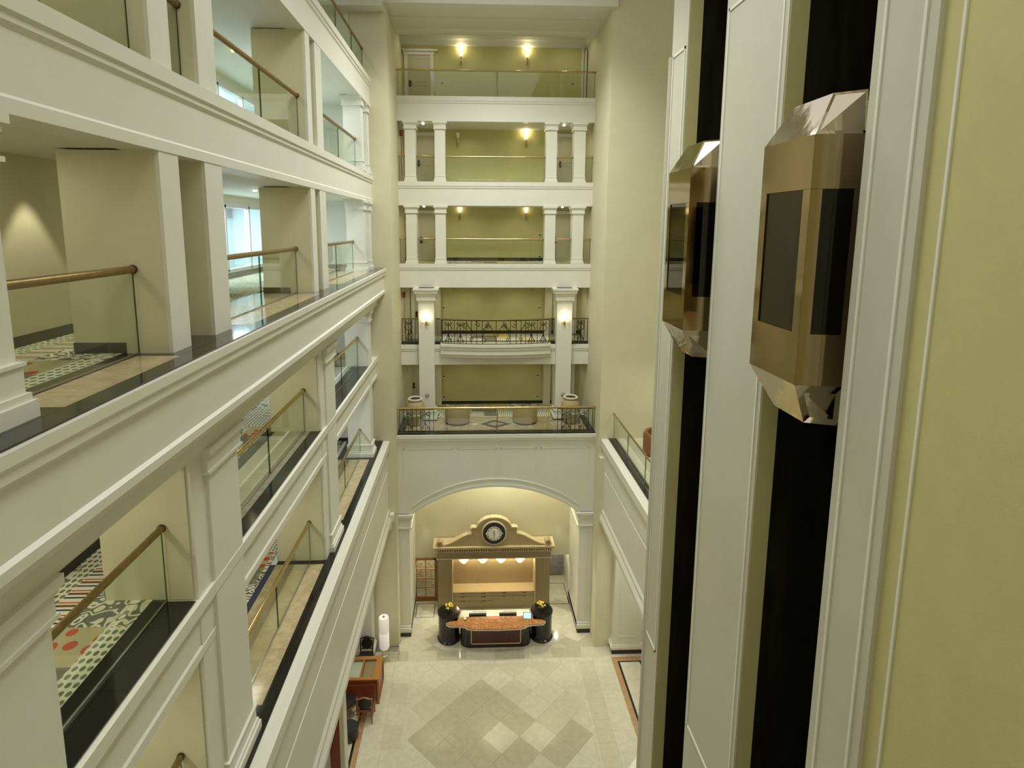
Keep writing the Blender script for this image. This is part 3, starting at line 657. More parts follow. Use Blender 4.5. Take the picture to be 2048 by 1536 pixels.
for x, sd in ((-1.85, 'left'), (3.87, 'right')):
    t = thing('candle_sconce', 'two armed candle sconce lit on the %s tall rear column' % sd, 'lamp', (x, 32.12, Q(-3.9)), 0, 'candle sconces on the tall columns')
    MB().lathe([(.02, -.12), (.05, -.08), (.05, .04), (.02, .08)], (0, -.02, 0), 12).build('backplate', 'brass', t, True)
    for sg in (-1, 1):
        MB().tube([(0, -.03, -.05), (sg*.06, -.08, -.09), (sg*.12, -.09, -.04), (sg*.13, -.09, .04)], .01, 6).build('arm', 'brass', t, True)
        MB().lathe([(.025, .04), (.045, .12), (.05, .19), (.04, .19), (.02, .06)], (sg*.13, -.09, 0), 12).build('shade', 'lamp_glow', t, True)
    point((x, 31.9, Q(-3.6)), 3.5, r=.05)
    sp = thing('wall_speaker', 'round grey speaker low on the %s tall column above the urn' % sd, 'speaker', (x, 32.12, Q(-7.0)), 0, 'round speakers')
    MB().rings([[(.085*math.cos(2*PI*i/20)*k, d, .085*math.sin(2*PI*i/20)*k) for i in range(20)] for k, d in ((1, 0), (1, -.02), (.8, -.03))]).build('ring', 'steel', sp, True)
    MB().rings([[(.06*math.cos(2*PI*i/20)*k, d, .06*math.sin(2*PI*i/20)*k) for i in range(20)] for k, d in ((1, -.028), (.6, -.04))]).build('grille', 'lobby_dark', sp, True)
def plate(label, x, z, dark=False):
    t = thing('switch_plate', label, 'switch plate', (x, 35.17, z), 0, 'wall plates of the rear corridors')
    box('plate', 'plate', t, -.07, .07, -.015, 0, -.05, .05); box('button', 'lock_black', t, -.05, .05, -.02, -.014, -.025, .03)
for l, x, z in (('small white wall plate beside the door of the topmost rear corridor', -1.22, Q(6.05)), ('small dark wall plate at the right of the topmost rear corridor', 4.35, Q(6.08)),
                ('small wall plate at right on the middle rear corridor wall', 3.05, Q(-.35)), ('low socket plate at right on the middle rear corridor wall', 3.05, Q(-1.3)),
                ('small wall plate at right on the balcony storey wall', 3.08, Q(-3.6)), ('small wall plate at left on the balcony storey wall', -1.25, Q(-3.6)),
                ('small wall plate at right on the rear lounge wall', 3.05, Q(-6.75)), ('small wall plate at left on the rear lounge wall', -1.25, Q(-6.77)),
                ('low round socket at left on the rear lounge wall', -1.25, Q(-7.75)), ('low round socket at right on the rear lounge wall', 3.05, Q(-7.75))): plate(l, x, z)
for z, nm in ((L5, 'second highest'), (L3, 'balcony')):
    t = thing('fire_alarm', 'small red alarm box with hanging cable at the left of the %s rear storey' % nm, 'alarm', (-2.85, 33.2, z+1.95), 0, 'red alarm boxes')
    box('alarm_box', 'red_paint', t, -.05, .07, -.05, .05, -.12, .12, bevel=.01); MB().tube([(0, -.02, -.12), (.02, -.03, -.6), (-.01, -.03, -1.1), (.05, -.03, -1.7)], .01, 6).build('cable', 'base_dark', t, True)
# ================================================================= RIGHT SIDE: balcony and elevator bank
wrt = struct('wall_right')
p = [(5.9, L2-.02), (5.02, L2-.02), (5.02, L2-.30), (5.06, L2-.36), (5.06, L2-.42), (5.12, L2-.48), (5.12, L2-1.15), (5.15, L2-1.17), (5.15, L2-1.22), (5.12, L2-1.24), (5.12, L2-2.75), (5.07, L2-2.85), (5.07, L2-2.95), (5.0, L2-3.1), (5.0, L2-3.25), (5.12, L2-3.4), (5.9, L2-3.4)]
MB().prism_y(p, 20.4, 28.98).build('fascia', 'white_paint', wrt)
box('slab', 'ceiling_paint', wrt, 5.9, 9.4, 20.4, 29, L2-.6, L2-.02); box('balcony_floor', 'lobby_mid', wrt, 5.62, 9.4, 20.4, 29, L2-.02, L2)
box('granite_slab', 'black_granite', wrt, 5.30, 5.44, 20.4, 28.98, L2-.02, L2+.003); box('granite_slab', 'black_granite', wrt, 5.455, 5.60, 20.4, 28.98, L2-.02, L2+.003)
box('balcony_wall', 'cream_wall', wrt, 9.3, 9.5, 20.4, 29.0, 0, 24.6)
t = balustrade('glass balustrade with brass rail on the right balcony beside the elevator bank', 5.48, 20.5, 28.9, L2, [2.8, 5.6], r=.035, m='brass', post='steel', group='balustrades of the rear galleries')
box('pillar', 'white_paint', wrt, 5.6, 6.75, 28.05, 28.8, .2, L2-.6); box('pillar_base', 'base_dark', wrt, 5.56, 6.79, 28.0, 28.85, 0, .2)
b = MB().box(5.52, 6.83, 27.97, 28.85, .2, .32).box(5.56, 6.79, 28.0, 28.85, .32, .38); b.build('plinth', 'white_paint', wrt)
b = MB()
for x in (5.8, 6.5): b.box(x, x+.03, 28.03, 28.05, .75, 5)
b.box(5.8, 6.53, 28.03, 28.05, .72, .76); b.build('panel_moulding', 'white_paint', wrt)
def moulding(xf, y0, y1, z0, z1, wd=.06):
    b = MB()
    for a, c_ in ((y0, y0+wd), (y1-wd, y1)): b.box(xf-.022, xf, a, c_, z0, z1)
    b.box(xf-.022, xf, y0, y1, z0, z0+wd).box(xf-.022, xf, y0, y1, z1-wd, z1)
    b2 = [b.build('panel_moulding', 'white_paint', wrt)]
def pil(y0, y1, far=.25, near=.12, zt=Q(9), m='cream_trim'):
    box('pilaster', m, wrt, 5.0, 5.32, y0, y1, 0, zt)
    moulding(5.0, y0+near, y1-far, Q(-11.45), Q(4.2))
pil(18.95, 20.4, .16, .16); pil(12.9, 16.1, .16, .16); pil(8.66, 10.05, .22, .22)
box('pilaster', 'white_paint', wrt, 4.93, 5.3, 20.4, 20.42, 0, Q(4.2))
for y in (18.95, 12.9):     # shaft reveals, their shade put into the olive colour
    box('shaft_reveal', 'olive_shade_wall', wrt, 5.02, 5.32, y-.02, y+.0, 0, Q(9))
box('panel_wall', 'olive_shade_wall', wrt, 5.06, 5.4, -3, 8.66, 0, Q(9)); moulding(5.06, 5.5, 8.3, Q(-11.45), Q(4.2), .05); moulding(5.06, 1.6, 5.1, Q(-11.45), Q(4.2), .05)
box('block', 'cream_wall', wrt, 5.3, 9.3, 20.2, 20.4, 0, Q(9))
# post base of white stone with a dark foot down in the lobby
MB().prism_z([(4.6, 20.55), (4.95, 21.1), (5.5, 21.8), (6.2, 21.8), (6.2, 20.42), (4.6, 20.42)], .0, .22).build('post_foot', 'base_dark', wrt)
MB().prism_z([(4.65, 20.5), (4.95, 21.0), (5.5, 21.7), (6.2, 21.7), (6.2, 20.42), (4.65, 20.42)], .22, .5).build('post_plinth', 'white_paint', wrt)
for k, (y0, y1) in enumerate(((16.1, 18.93), (10.05, 12.88))):
    b = MB(); b.box(7.6, 7.7, y0-.1, y1+.1, 0, Q(9)).box(5.33, 7.6, y0-.12, y0-.02, 0, Q(9)).box(5.33, 7.6, y1, y1+.1, 0, Q(9)).box(5.33, 7.6, y0-.1, y1+.1, -.3, 0)
    b.build('shaft_wall', 'shaft_black', wrt)
    for x, y in ((5.9, y0+.7), (5.9, y0+1.0), (6.6, y1-.8)): MB().tube([(x, y, .1), (x, y, Q(9))], .012, 5).build('guide_cable', 'cable', wrt)
    # glazed dark screen at the shaft front behind the cars
def elevator():
    t = thing('elevator_car', 'near bronze mirrored glass elevator car, larger in view', 'elevator', (0, 11.5, Q(-2.84)), 0, 'bronze panoramic elevator cars', True)
    Z = lambda z: z+2.84
    body = [(6.7, 1.1), (5.21, 1.08), (4.58, .92), (4.58, -.92), (5.21, -1.08), (6.7, -1.1)]
    top = [(6.7, 1.0), (5.21, .99), (4.9, .65), (4.9, -.65), (5.21, -.99), (6.7, -1.0)]
    bot = [(6.7, .8), (5.34, .80), (4.91, .57), (4.91, -.57), (5.34, -.80), (6.7, -.8)]
    zb, z1, zt, z0 = Z(-2.2), Z(1.25), Z(1.82), Z(-2.84); wz0, wz1 = Z(-1.46), Z(.53)
    def fac(p0, p1, u0, u1, za, zb_, nm, m, th=.04, off=0.0):
        p0 = Vector(p0); p1 = Vector(p1); d = p1-p0; n = Vector((d.y, -d.x)).normalized()
        if n.dot(Vector((5.6, 0))-(p0+p1)/2) < 0: n = -n
        a = p0+d*u0+n*off; b_ = p0+d*u1+n*off; c_ = b_+n*th; e = a+n*th
        return MB().prism_z([tuple(a), tuple(b_), tuple(c_), tuple(e)], za, zb_).build(nm, m, t)
    for (i, j, u0, u1) in ((2, 3, .13, .865), (3, 4, .23, .85), (1, 2, .15, .77)):
        p0, p1 = body[i], body[j]; e = .004
        fac(p0, p1, 0, 1-e, wz1+.004, z1, 'upper_panel', 'bronze_mirror'); fac(p0, p1, 0, 1-e, zb, wz0, 'lower_panel', 'bronze_mirror')
        fac(p0, p1, 0, u0, wz0, wz1, 'window_post', 'bronze_mirror'); fac(p0, p1, u1, 1-e, wz0, wz1, 'window_post', 'bronze_mirror')
        fac(p0, p1, u0, u1, wz0, wz1, 'window_pane', 'car_glass', .012, .02)
    fac(body[0], body[1], 0, 1, zb, z1, 'side_panel', 'bronze_mirror'); fac(body[4], body[5], 0, 1, zb, z1, 'side_panel', 'bronze_mirror')
    def sheet(a, b_, c_, d, nm, m):
        q = [Vector(v) for v in (a, b_, c_, d)]; n = (q[1]-q[0]).cross(q[3]-q[0]).normalized()*.02
        ctr = Vector((5.8, 0, Z(-.3)))
        if n.dot(ctr-q[0]) < 0: n = -n
        MB().rings([[tuple(v) for v in q], [tuple(v+n) for v in q]]).build(nm, m, t)
    for i in range(5):
        a, b_ = body[i], body[i+1]; c_, d = top[i+1], top[i]
        sheet((*a, z1), (*b_, z1), (*c_, zt), (*d, zt), 'roof_panel', 'bronze_pale')
        c_, d = bot[i+1], bot[i]
        sheet((*a, zb), (*b_, zb), (*c_, z0), (*d, z0), 'skirt_panel', 'bronze_pale')
    MB().prism_z(top, zt-.03, zt).build('roof_cap', 'bronze_pale', t); MB().prism_z(bot, z0, z0+.03).build('underside', 'bronze_pale', t)
    MB().prism_z([(x*.99+.06, y*.95) for x, y in body], Z(-1.72), Z(-1.66)).build('car_floor', 'car_wood', t)
    MB().prism_z([(x*.99+.06, y*.95) for x, y in body], Z(.72), Z(.76)).build('car_ceiling', 'car_wood', t)
    MB().box(6.5, 6.56, -1.0, 1.0, Z(-1.66), Z(.72)).build('car_door_wall', 'car_wood', t)
    rp = [(6.2, -.98), (5.25, -.96), (4.72, -.8), (4.72, .8), (5.25, .96), (6.2, .98)]
    MB().tube([(x, y, Z(-.75)) for x, y in rp], .022, 8).build('grab_rail', 'steel', t, True)
    MB().tube([(x, y, Z(-.45)) for x, y in rp], .010, 8).build('grab_rail', 'steel', t, True)
    MB().prism_z([(4.66, -.84), (4.66, .84), (4.72, .84), (4.72, -.84)], Z(-1.66), Z(-1.5)).build('kick_plate', 'cherry', t)
    return t
ev = elevator(); dup(ev, (0, 17.5, Q(-2.84)), 'far bronze mirrored glass elevator car, smaller in view')
# ================================================================= CEILING, CAMERA BRIDGE
wf = struct('wall_front')      # unseen gallery behind the camera, added to darken and band the elevator reflections
box('back_wall', 'cream_wall', wf, -7.6, 5.4, -7.2, -7.0, 0, 26)
for z in (L2, L3, L4, L5, L6):
    if z != L4: box('fascia', 'white_paint', wf, -4, 5.05, -4.0, -3.7, z-.9, z); box('slab', 'ceiling_paint', wf, -7.5, 5.05, -7.0, -4.0, z-.4, z)
    for x in (-3.4, -1.4, 2.6, 4.6): box('pier', 'white_paint', wf, x-.3, x+.3, -4.0, -3.6, z, z+2.4)
    area((1, -5.4, z+2.3), 5, 40, (1, .93, .78), sy=1.5)
ce = struct('ceiling')
box('roof', 'ceiling_paint', ce, -7.6, -2.3, -3, 29, 25.0, 25.3); box('roof', 'ceiling_paint', ce, 4.2, 9.5, -3, 29, Q(9), Q(9.2))
box('roof_beam', 'white_paint', ce, -3.2, -2.3, -3, 29, 24.2, 25.0) if False else None
box('roof', 'ceiling_paint', ce, -3, 5, 27.8, 29.3, 25.3, 25.5)
box('beam', 'white_paint', ce, -5.3, -3.0, 28.2, 29.0, Q(7.3), 25.0)
br = struct('floor'); box('bridge', 'tan_marble', br, -3.4, 5.0, -4, .35, L4-.5, L4)
# ================================================================= LOBBY FLOOR
fl = struct('floor')
box('subfloor', 'grey_marble', fl, -9, 10, -3, 36, -.4, -.022)
def clip(pl, xa, xb, ya, yb):
    for ax_, lim, sg in ((0, xa, 1), (0, xb, -1), (1, ya, 1), (1, yb, -1)):
        out = []
        for i in range(len(pl)):
            a, b_ = pl[i-1], pl[i]; ia = (a[ax_]-lim)*sg >= -1e-9; ib = (b_[ax_]-lim)*sg >= -1e-9
            if ia != ib:
                u = (lim-a[ax_])/(b_[ax_]-a[ax_]); out.append((a[0]+(b_[0]-a[0])*u, a[1]+(b_[1]-a[1])*u))
            if ib: out.append(b_)
        pl = out
        if len(pl) < 3: return None
    ar = abs(sum(pl[i-1][0]*pl[i][1]-pl[i][0]*pl[i-1][1] for i in range(len(pl))))/2
    return pl if ar > .004 else None
def tile(pl, m, name='tile'):
    cx = sum(q[0] for q in pl)/len(pl); cy = sum(q[1] for q in pl)/len(pl)
    pl = [(cx+(x-cx)*.996, cy+(y-cy)*.996) for x, y in pl]
    return MB().prism_z(pl, -.022, 0).build(name, m, fl)
hx, hy = .62, .86
for i in range(-8, 9):
    for j in range(-9, 7):
        if (i+j) % 2: continue
        x, y = .97+hx*i, 23.07+hy*j
        pl = clip([(x-hx, y), (x, y-hy), (x+hx, y), (x, y+hy)], -2.2, 4.05, 15.2, 27.55)
        if not pl: continue
        u = (i+1)+j; v = (i+1)-j
        dark = abs(i+1)+abs(j) <= 3
        m = 'lobby_dark' if dark else random.choice(['lobby_light', 'lobby_light', 'lobby_mid'] if abs(i) < 5 else ['lobby_light'])
        if (i, j) in ((0, 0), (2, 0)): m = 'lobby_light'
        if (i, j) in ((3, 1), (4, 0), (3, -1), (4, 2)): m = 'lobby_dark' if j < 1 else 'lobby_mid'
        if j <= -3: m = random.choice(['lobby_mid', 'lobby_mid', 'lobby_light', 'lobby_dark'])
        tile(pl, m)
def rect(xa, xb, ya, yb, m, sx, sy, name='tile', alt=None):
    k = 0; y = ya
    nx = max(1, round((xb-xa)/sx)); ny = max(1, round((yb-ya)/sy))
    for a in range(nx):
        for c_ in range(ny):
            x0 = xa+(xb-xa)*a/nx; y0 = ya+(yb-ya)*c_/ny
            tile([(x0, y0), (x0+(xb-xa)/nx, y0), (x0+(xb-xa)/nx, y0+(yb-ya)/ny), (x0, y0+(yb-ya)/ny)], alt if (alt and (a+c_) % 2) else m, name)
rect(4.05, 4.18, 15.2, 27.55, 'lobby_light', .2, 2.4); rect(4.18, 4.75, 15.2, 27.55, 'lobby_mid', .7, 1.2); rect(4.75, 5.5, 15.2, 27.85, 'lobby_light', .8, 1.2)
rect(-2.33, -2.2, 15.2, 27.55, 'lobby_light', .2, 2.4); rect(-2.95, -2.33, 15.2, 27.55, 'lobby_mid', .7, 1.2, alt='lobby_light'); rect(-3.65, -2.95, 15.2, 27.85, 'lobby_light', .8, 1.0, alt='lobby_light')
rect(-3.65, 5.5, 27.85, 28.6, 'lobby_dark', 1.2, .8, alt='lobby_mid'); rect(-2.95, 4.75, 27.55, 27.85, 'lobby_light', 1.2, .3)
rect(5.5, 5.70, 15.2, 27.8, 'border_tan', .2, 1.2); rect(5.70, 5.78, 15.2, 27.5, 'black_granite', .1, 2.5); rect(5.78, 6.55, 15.2, 27.42, 'lobby_light', .8, 1.2)
rect(5.70, 6.9, 27.5, 27.8, 'border_tan', .4, .3); rect(5.78, 6.6, 27.42, 27.5, 'black_granite', .8, .1); rect(6.55, 6.63, 15.2, 27.5, 'black_granite', .1, 2.5); rect(6.63, 6.95, 15.2, 27.5, 'border_tan', .3, 1.2)
rect(5.5, 9.2, 27.8, 28.9, 'lobby_light', 1.2, 1.1)
rect(-3.83, -3.65, 15.2, 27.8, 'border_tan', .2, 1.2); rect(-3.91, -3.83, 15.2, 27.6, 'black_granite', .1, 2.5); rect(-5.6, -3.91, 15.2, 27.8, 'lobby_light', .9, 1.2); rect(-5.6, -3.65, 27.8, 28.6, 'lobby_light', .9, .8)
h2 = .42
for i in range(-12, 13):
    for j in range(0, 14):
        if (i+j) % 2: continue
        x, y = CX+h2*i, 28.6+h2*j
        pl = clip([(x-h2, y), (x, y-h2), (x+h2, y), (x, y+h2)], -2.93, 4.95, 28.6, 32.9)
        if pl: tile(pl, random.choice(['lobby_light', 'lobby_mid', 'lobby_mid', 'lobby_dark']))
for x0, x1, y0, y1 in ((-2.45, -1.62, 31.33, 32.6), (3.5, 4.4, 32.3, 34.4)):
    b = MB()
    for a in ((x0, x1, y0, y0+.03), (x0, x1, y1-.03, y1), (x0, x0+.03, y0, y1), (x1-.03, x1, y0, y1)): b.box(*a, 0, .004)
    b.build('inlay_line', 'base_dark', fl)
rect(3.4, 5.0, 32.9, 36, 'lobby_light', .8, 1.0)
# ================================================================= RECEPTION BAY
wb = struct('wall_reception')
box('back_wall', 'cream_wall', wb, -2.93, -2.62, 32.9, 33.1, 0, L2-.6); box('back_wall', 'cream_wall', wb, -1.5, 3.52, 32.9, 33.1, 0, L2-.6)
box('back_wall', 'cream_wall', wb, -2.62, -1.5, 32.9, 33.1, 2.07, L2-.6); box('back_wall', 'cream_wall', wb, 3.52, 4.95, 32.9, 33.1, 2.12, L2-.6)
box('jamb', 'white_paint', wb, 4.5, 4.95, 32.9, 35.2, 0, 2.12); box('bay_ceiling', 'ceiling_paint', wb, -2.93, 4.95, 30.3, 33.1, L2-.62, L2-.6)
box('side_room', 'cream_wall', wb, 3.3, 5, 35.3, 35.4, 0, 2.4); box('side_room', 'cream_wall', wb, 3.2, 3.3, 33.1, 35.4, 0, 2.4); box('side_room', 'ceiling_paint', wb, 3.2, 5, 33.1, 35.4, 2.4, 2.5)
box('side_room', 'stone_room', wb, -3.2, -1, 34.2, 34.3, 0, 2.4); box('side_room', 'ceiling_paint', wb, -3.2, -1, 33.1, 34.3, 2.4, 2.5)
spot((4.0, 33.7, 2.36), 60, 2.4, .7, (1, .93, .76), r=.02); spot((-2.0, 33.5, 2.36), 80, 2.6, .7, (1, .9, .7), r=.02); spot((-2.05, 32.5, 4.6), 40, .6, .6, (1, .94, .76), r=.02); spot((3.95, 32.4, 4.6), 40, .7, .6, (1, .94, .76), r=.02); area((1, 32.35, 2.43), 3.3, 62, (1, .86, .58), sy=.4)
gp = box('dark_poster', 'grey_picture', None, 3.42, 4.45, 35.22, 35.28, .06, 2.2); tag(gp, 'dark grey framed panel seen through the right doorway behind reception', 'picture')
box('poster_mark', 'plate', gp, 3.98, 4.06, 35.235, 35.24, 1.75, 2.0)
d = struct('door_%d' % dn)
b = MB().box(-2.62, -2.47, 32.84, 32.95, 0, 2.07).box(-1.66, -1.5, 32.84, 32.95, 0, 2.07).box(-2.62, -1.5, 32.84, 32.95, 2.0, 2.09).box(-2.47, -1.66, 32.84, 32.95, 0, .22)
b.build('door_frame', 'door_wood', d)
for i in range(2):
    for j in range(4):
        x0 = -2.47+.405*i; z0 = .22+.445*j
        box('pane', 'glass', d, x0+.02, x0+.385, 32.885, 32.895, z0+.015, z0+.43)
b = MB().box(-2.085, -2.045, 32.87, 32.91, .22, 2.0)
for j in range(1, 4): b.box(-2.47, -1.66, 32.87, 32.91, .22+.445*j-.018, .22+.445*j+.018)
b.build('glazing_bars', 'honey_wood', d); MB().lathe([(.0, 0), (.03, .01), (.03, .03), (0, .04)], (-2.42, 32.8, 1.0), 12).build('door_knob', 'brass', d, True)
# feature surround
fs = thing('reception_surround', 'carved oak surround with fluted pilasters, dentil cornice and curved pediment behind the desk', 'surround', (CX, 31.9, 0), grid=True)
hw0 = 2.46
for sg in (-1, 1):
    x0, x1 = sorted((sg*hw0, sg*(hw0-.61)))
    pz = box('fluted_pilaster', 'oak_dark', fs, x0, x1, 0, .95, 0, 2.48)
    for k in range(9): box('flute', 'oak', pz, x0+.05+k*.06, x0+.08+k*.06, -.014, 0, .3, 2.4)
    box('pilaster_edge', 'oak_pale', fs, *(sorted((sg*(hw0-.61), sg*(hw0-.66)))), -.02, .95, 0, 2.48)
    box('pilaster_foot', 'oak_dark', fs, x0-.03, x1+.03, -.03, .95, 0, .25)
box('frieze', 'oak_dark', fs, -hw0-.03, hw0+.03, -.04, .95, 2.48, 2.78)
box('frieze_lip', 'oak_pale', fs, -hw0-.05, hw0+.05, -.07, .95, 2.455, 2.495)
co = MB()
for d_, za, zb_ in ((.07, 2.78, 2.82), (.10, 2.92, 2.97), (.16, 2.97, 3.03)): co.box(-hw0-d_, hw0+d_, -.0-d_, .95, za, zb_)
co.build('cornice', 'oak', fs)
box('cornice_top', 'oak_pale', fs, -hw0-.19, hw0+.19, -.19, .95, 3.03, 3.06)
k = 0
dm = None
for k in range(48):
    x = -hw0-.05+k*(2*hw0+.1)/48
    if dm is None: dm = MB().box(0, .06, -.10, -.03, 2.83, 2.91).build('dentil', 'oak', fs); dm.location.x = x; 
    else: o = dm.copy(); COL.objects.link(o); o.parent = fs; o.location.x = x
pp = [(-2.2, 3.06), (2.2, 3.06)]
up = [(2.2, 3.08), (2.0, 3.13), (1.8, 3.22), (1.55, 3.36), (1.35, 3.48), (1.15, 3.56), (.93, 3.60), (.93, 3.80), (.98, 3.82), (.98, 3.88), (.74, 3.88)]
nA = 12
arcp = [(.72*math.cos(a), 3.84+.50*math.sin(a)) for a in [PI*.06+(PI*.88)*i/nA for i in range(nA+1)]]
outl = up+arcp+[(-x, z) for x, z in reversed(up)]
MB().prism_x([(0, 0)]*0 or [(0, 3.06), (0, 3.06), (0, 3.06)], 0, .01) if False else None
b = MB(); prof = pp+outl
b.rings([[(x, 0.0, z) for x, z in prof], [(x, .28, z) for x, z in prof]]); b.build('pediment', 'oak', fs)
b = MB()
for (xa, za), (xb, zb_) in zip(outl[:-1], outl[1:]):
    dx, dz = xb-xa, zb_-za; l_ = math.hypot(dx, dz) or 1; nx, nz = dz/l_*.05, -dx/l_*.05
    b.rings([[(xa, -.06, za), (xb, -.06, zb_), (xb+nx, -.06, zb_+nz), (xa+nx, -.06, za+nz)], [(xa, .3, za), (xb, .3, zb_), (xb+nx, .3, zb_+nz), (xa+nx, .3, za+nz)]])
b.build('pediment_rim', 'oak_pale', fs)
for sg in (-1, 1):
    b = MB(); b.rings([[(sg*2.36+.13*math.cos(2*PI*i/16), y, 3.19+.13*math.sin(2*PI*i/16)) for i in range(16)] for y in (-.12, .28)]); b.build('scroll_end', 'oak', fs, True)
    b = MB(); b.rings([[(sg*2.36+.06*math.cos(2*PI*i/12), y, 3.2+.06*math.sin(2*PI*i/12)) for i in range(12)] for y in (-.15, -.11)]); b.build('scroll_eye', 'oak_dark', fs, True)
box('alcove_back', 'oak', fs, -hw0+.6, hw0-.6, .90, .96, 0, 2.5)
box('alcove_top', 'oak', fs, -hw0+.6, hw0-.6, 0, .95, 2.44, 2.475)
# clock
ck = thing('clock', 'round clock with black ring and white dial at the centre of the pediment', 'clock', (CX+.0, 31.86, Q(-13.12)))
def disc(b, r, y0, y1, n=36, cx=0, cz=0): b.rings([[(cx+r*math.cos(2*PI*i/n), y, cz+r*math.sin(2*PI*i/n)) for i in range(n)] for y in (y0, y1)]); return b
disc(MB(), .54, -.05, .03).build('outer_rim', 'ivory', ck, True); disc(MB(), .49, -.07, -.04).build('black_ring', 'clock_black', ck, True)
disc(MB(), .33, -.09, -.06).build('dial', 'silver', ck, True); disc(MB(), .21, -.10, -.088).build('dial_centre', 'paper', ck, True)
for k in range(12):
    a = 2*PI*k/12; MB().box(-.012, .012, -.105, -.095, .25, .31).build('hour_mark', 'base_dark', ck).rotation_euler = (0, a, 0)
b = MB()
for sg in (-1, 1): b.box(sg*.30-.07, sg*.30+.07, -.10, -.085, -.03, .03)
b.build('side_scroll', 'ivory', ck); box('hour_hand', 'base_dark', ck, -.012, .012, -.115, -.106, -.02, .14); box('minute_hand', 'base_dark', ck, -.009, .009, -.12, -.112, -.2, .02)
# four glowing bowl lamps
bl = None
for k, x in enumerate((-.34, .50, 1.30, 2.14)):
    lab = 'glowing glass bowl lamp under the oak frieze, %s of four' % ['leftmost', 'second from the left', 'third from the left', 'rightmost'][k]
    if bl is None:
        bl = thing('bowl_lamp', lab, 'lamp', (x, 32.35, 2.2), 0, 'bowl lamps behind the reception desk')
        MB().lathe([(.02, -.15), (.1, -.12), (.18, -.02), (.23, .06), (.22, .07), (.16, .0), (.02, -.1)], n=20).build('bowl', 'bowl_glow', bl, True)
        MB().tube([(0, 0, .05), (0, 0, .24)], .015, 8).build('stem', 'brass', bl, True); MB().tube([(0, 0, .2), (0, .30, .2)], .015, 8).build('arm', 'brass', bl, True)
        for sg in (-1, 1): MB().lathe([(.02, -.02), (.06, 0), (.06, .02), (.02, .03)], (sg*.25, 0, .05), 10).build('shell_tip', 'silver', bl, True)
    else: dup(bl, (x, 32.35, 2.2), lab)
    point((x, 32.35, 2.34), 26, (1, .86, .6), .05)
# back cabinet
cb = thing('back_cabinet', 'pale oak cabinet with drawers and doors below the bowl lamps', 'cabinet', (CX, 31.95, 0), grid=True)
box('carcass', 'oak', cb, -1.83, 1.83, .06, .88, 0, .8); box('worktop', 'oak_pale', cb, -1.84, 1.84, 0, .90, .8, .85)
for u in range(4):
    x0 = -1.82+u*.91
    if u < 2:
        for (za, zb_) in ((.12, .40), (.42, .62), (.64, .78)):
            dr = box('drawer', 'oak', cb, x0+.012, x0+.898, .035, .06, za, zb_, bevel=.004); box('handle', 'base_dark', dr, x0+.36, x0+.55, .02, .036, zb_-.03, zb_-.015)
    else:
        dr = box('drawer', 'oak', cb, x0+.012, x0+.898, .035, .06, .64, .78, bevel=.004); box('handle', 'base_dark', dr, x0+.36, x0+.55, .02, .036, .75, .765)
        for q in range(2): 
            do = box('door', 'oak', cb, x0+.012+.445*q, x0+.451+.445*q, .035, .06, .12, .62, bevel=.004)
            box('handle', 'base_dark', do, x0+(.38 if q == 0 else .46), x0+(.44 if q == 0 else .52), .02, .036, .59, .605)
# desk
dk = thing('reception_desk', 'black reception desk with curved brown marble top and dark red front panel', 'desk', (CX, 29.6, 0), grid=True)
def rr(x0, x1, y0, y1, r, n=6):
    pts = []
    for cx_, cy_, a0 in ((x1-r, y1-r, 0), (x0+r, y1-r, PI/2), (x0+r, y0+r, PI), (x1-r, y0+r, 1.5*PI)):
        for i in range(n+1): pts.append((cx_+r*math.cos(a0+PI/2*i/n), cy_+r*math.sin(a0+PI/2*i/n)))
    return pts
MB().prism_z(rr(-1.43, 1.43, -.88, .0, .42), 0, 1.0).build('desk_body', 'black_granite', dk, True)
box('front_panel', 'red_panel', dk, -.97, .97, -.92, -.86, .22, .98)
b = MB()
for a in ((-1.01, -.97, .18, 1.0), (.97, 1.01, .18, 1.0), (-1.01, 1.01, .18, .22)): b.box(a[0], a[1], -.935, -.86, a[2], a[3])
b.build('panel_frame', 'desk_rim', dk)
def topo(s=0):
    half = [(0, -1.34-s), (.9, -1.30-s), (1.12+s, -1.22-s), (1.22+s, -1.08-s), (1.38+s, -1.02-s), (1.75, -1.0-s), (1.88+s, -.96-s), (1.97+s, -.84), (1.97+s, -.74), (1.88+s, -.65+s), (1.55, -.62+s), (1.47, -.33+s), (0, -.30+s)]
    return half+[(-x, y) for x, y in reversed(half[1:-1])]
MB().prism_z(topo(.03), 1.0, 1.04).build('top_rim', 'desk_rim', dk); MB().prism_z(topo(0), 1.04, 1.075).build('marble_top', 'desk_marble', dk)
box('work_counter', 'ivory', dk, -1.40, 1.45, -.28, .72, .78, .82); box('work_side', 'black_granite', dk, -1.40, 1.45, .6, .68, 0, .78)
pd = thing('black_pedestal', 'black granite cylinder pedestal at the left end of the reception desk', 'pedestal', (-.93, 29.6, 0), 0, 'pedestals flanking the desk')
MB().lathe([(.47, 0), (.47, .06), (.43, .1), (.43, 1.10)], n=40).build('drum', 'black_granite', pd, True)
MB().lathe([(.445, 1.10), (.46, 1.12), (.46, 1.16), (.445, 1.18)], n=40).build('cap', 'black_granite', pd, True)
dup(pd, (2.89, 29.6, 0), 'black granite cylinder pedestal at the right end of the reception desk')
fb = thing('flower_bouquet', 'small yellow flower bouquet on the left black pedestal', 'flowers', (-.92, 29.62, 1.18), 0, 'yellow bouquets')
MB().lathe([(.04, 0), (.06, .04), (.05, .1), (.055, .12)], n=12).build('vase', 'glass', fb, True)
rnd = random.Random(3)
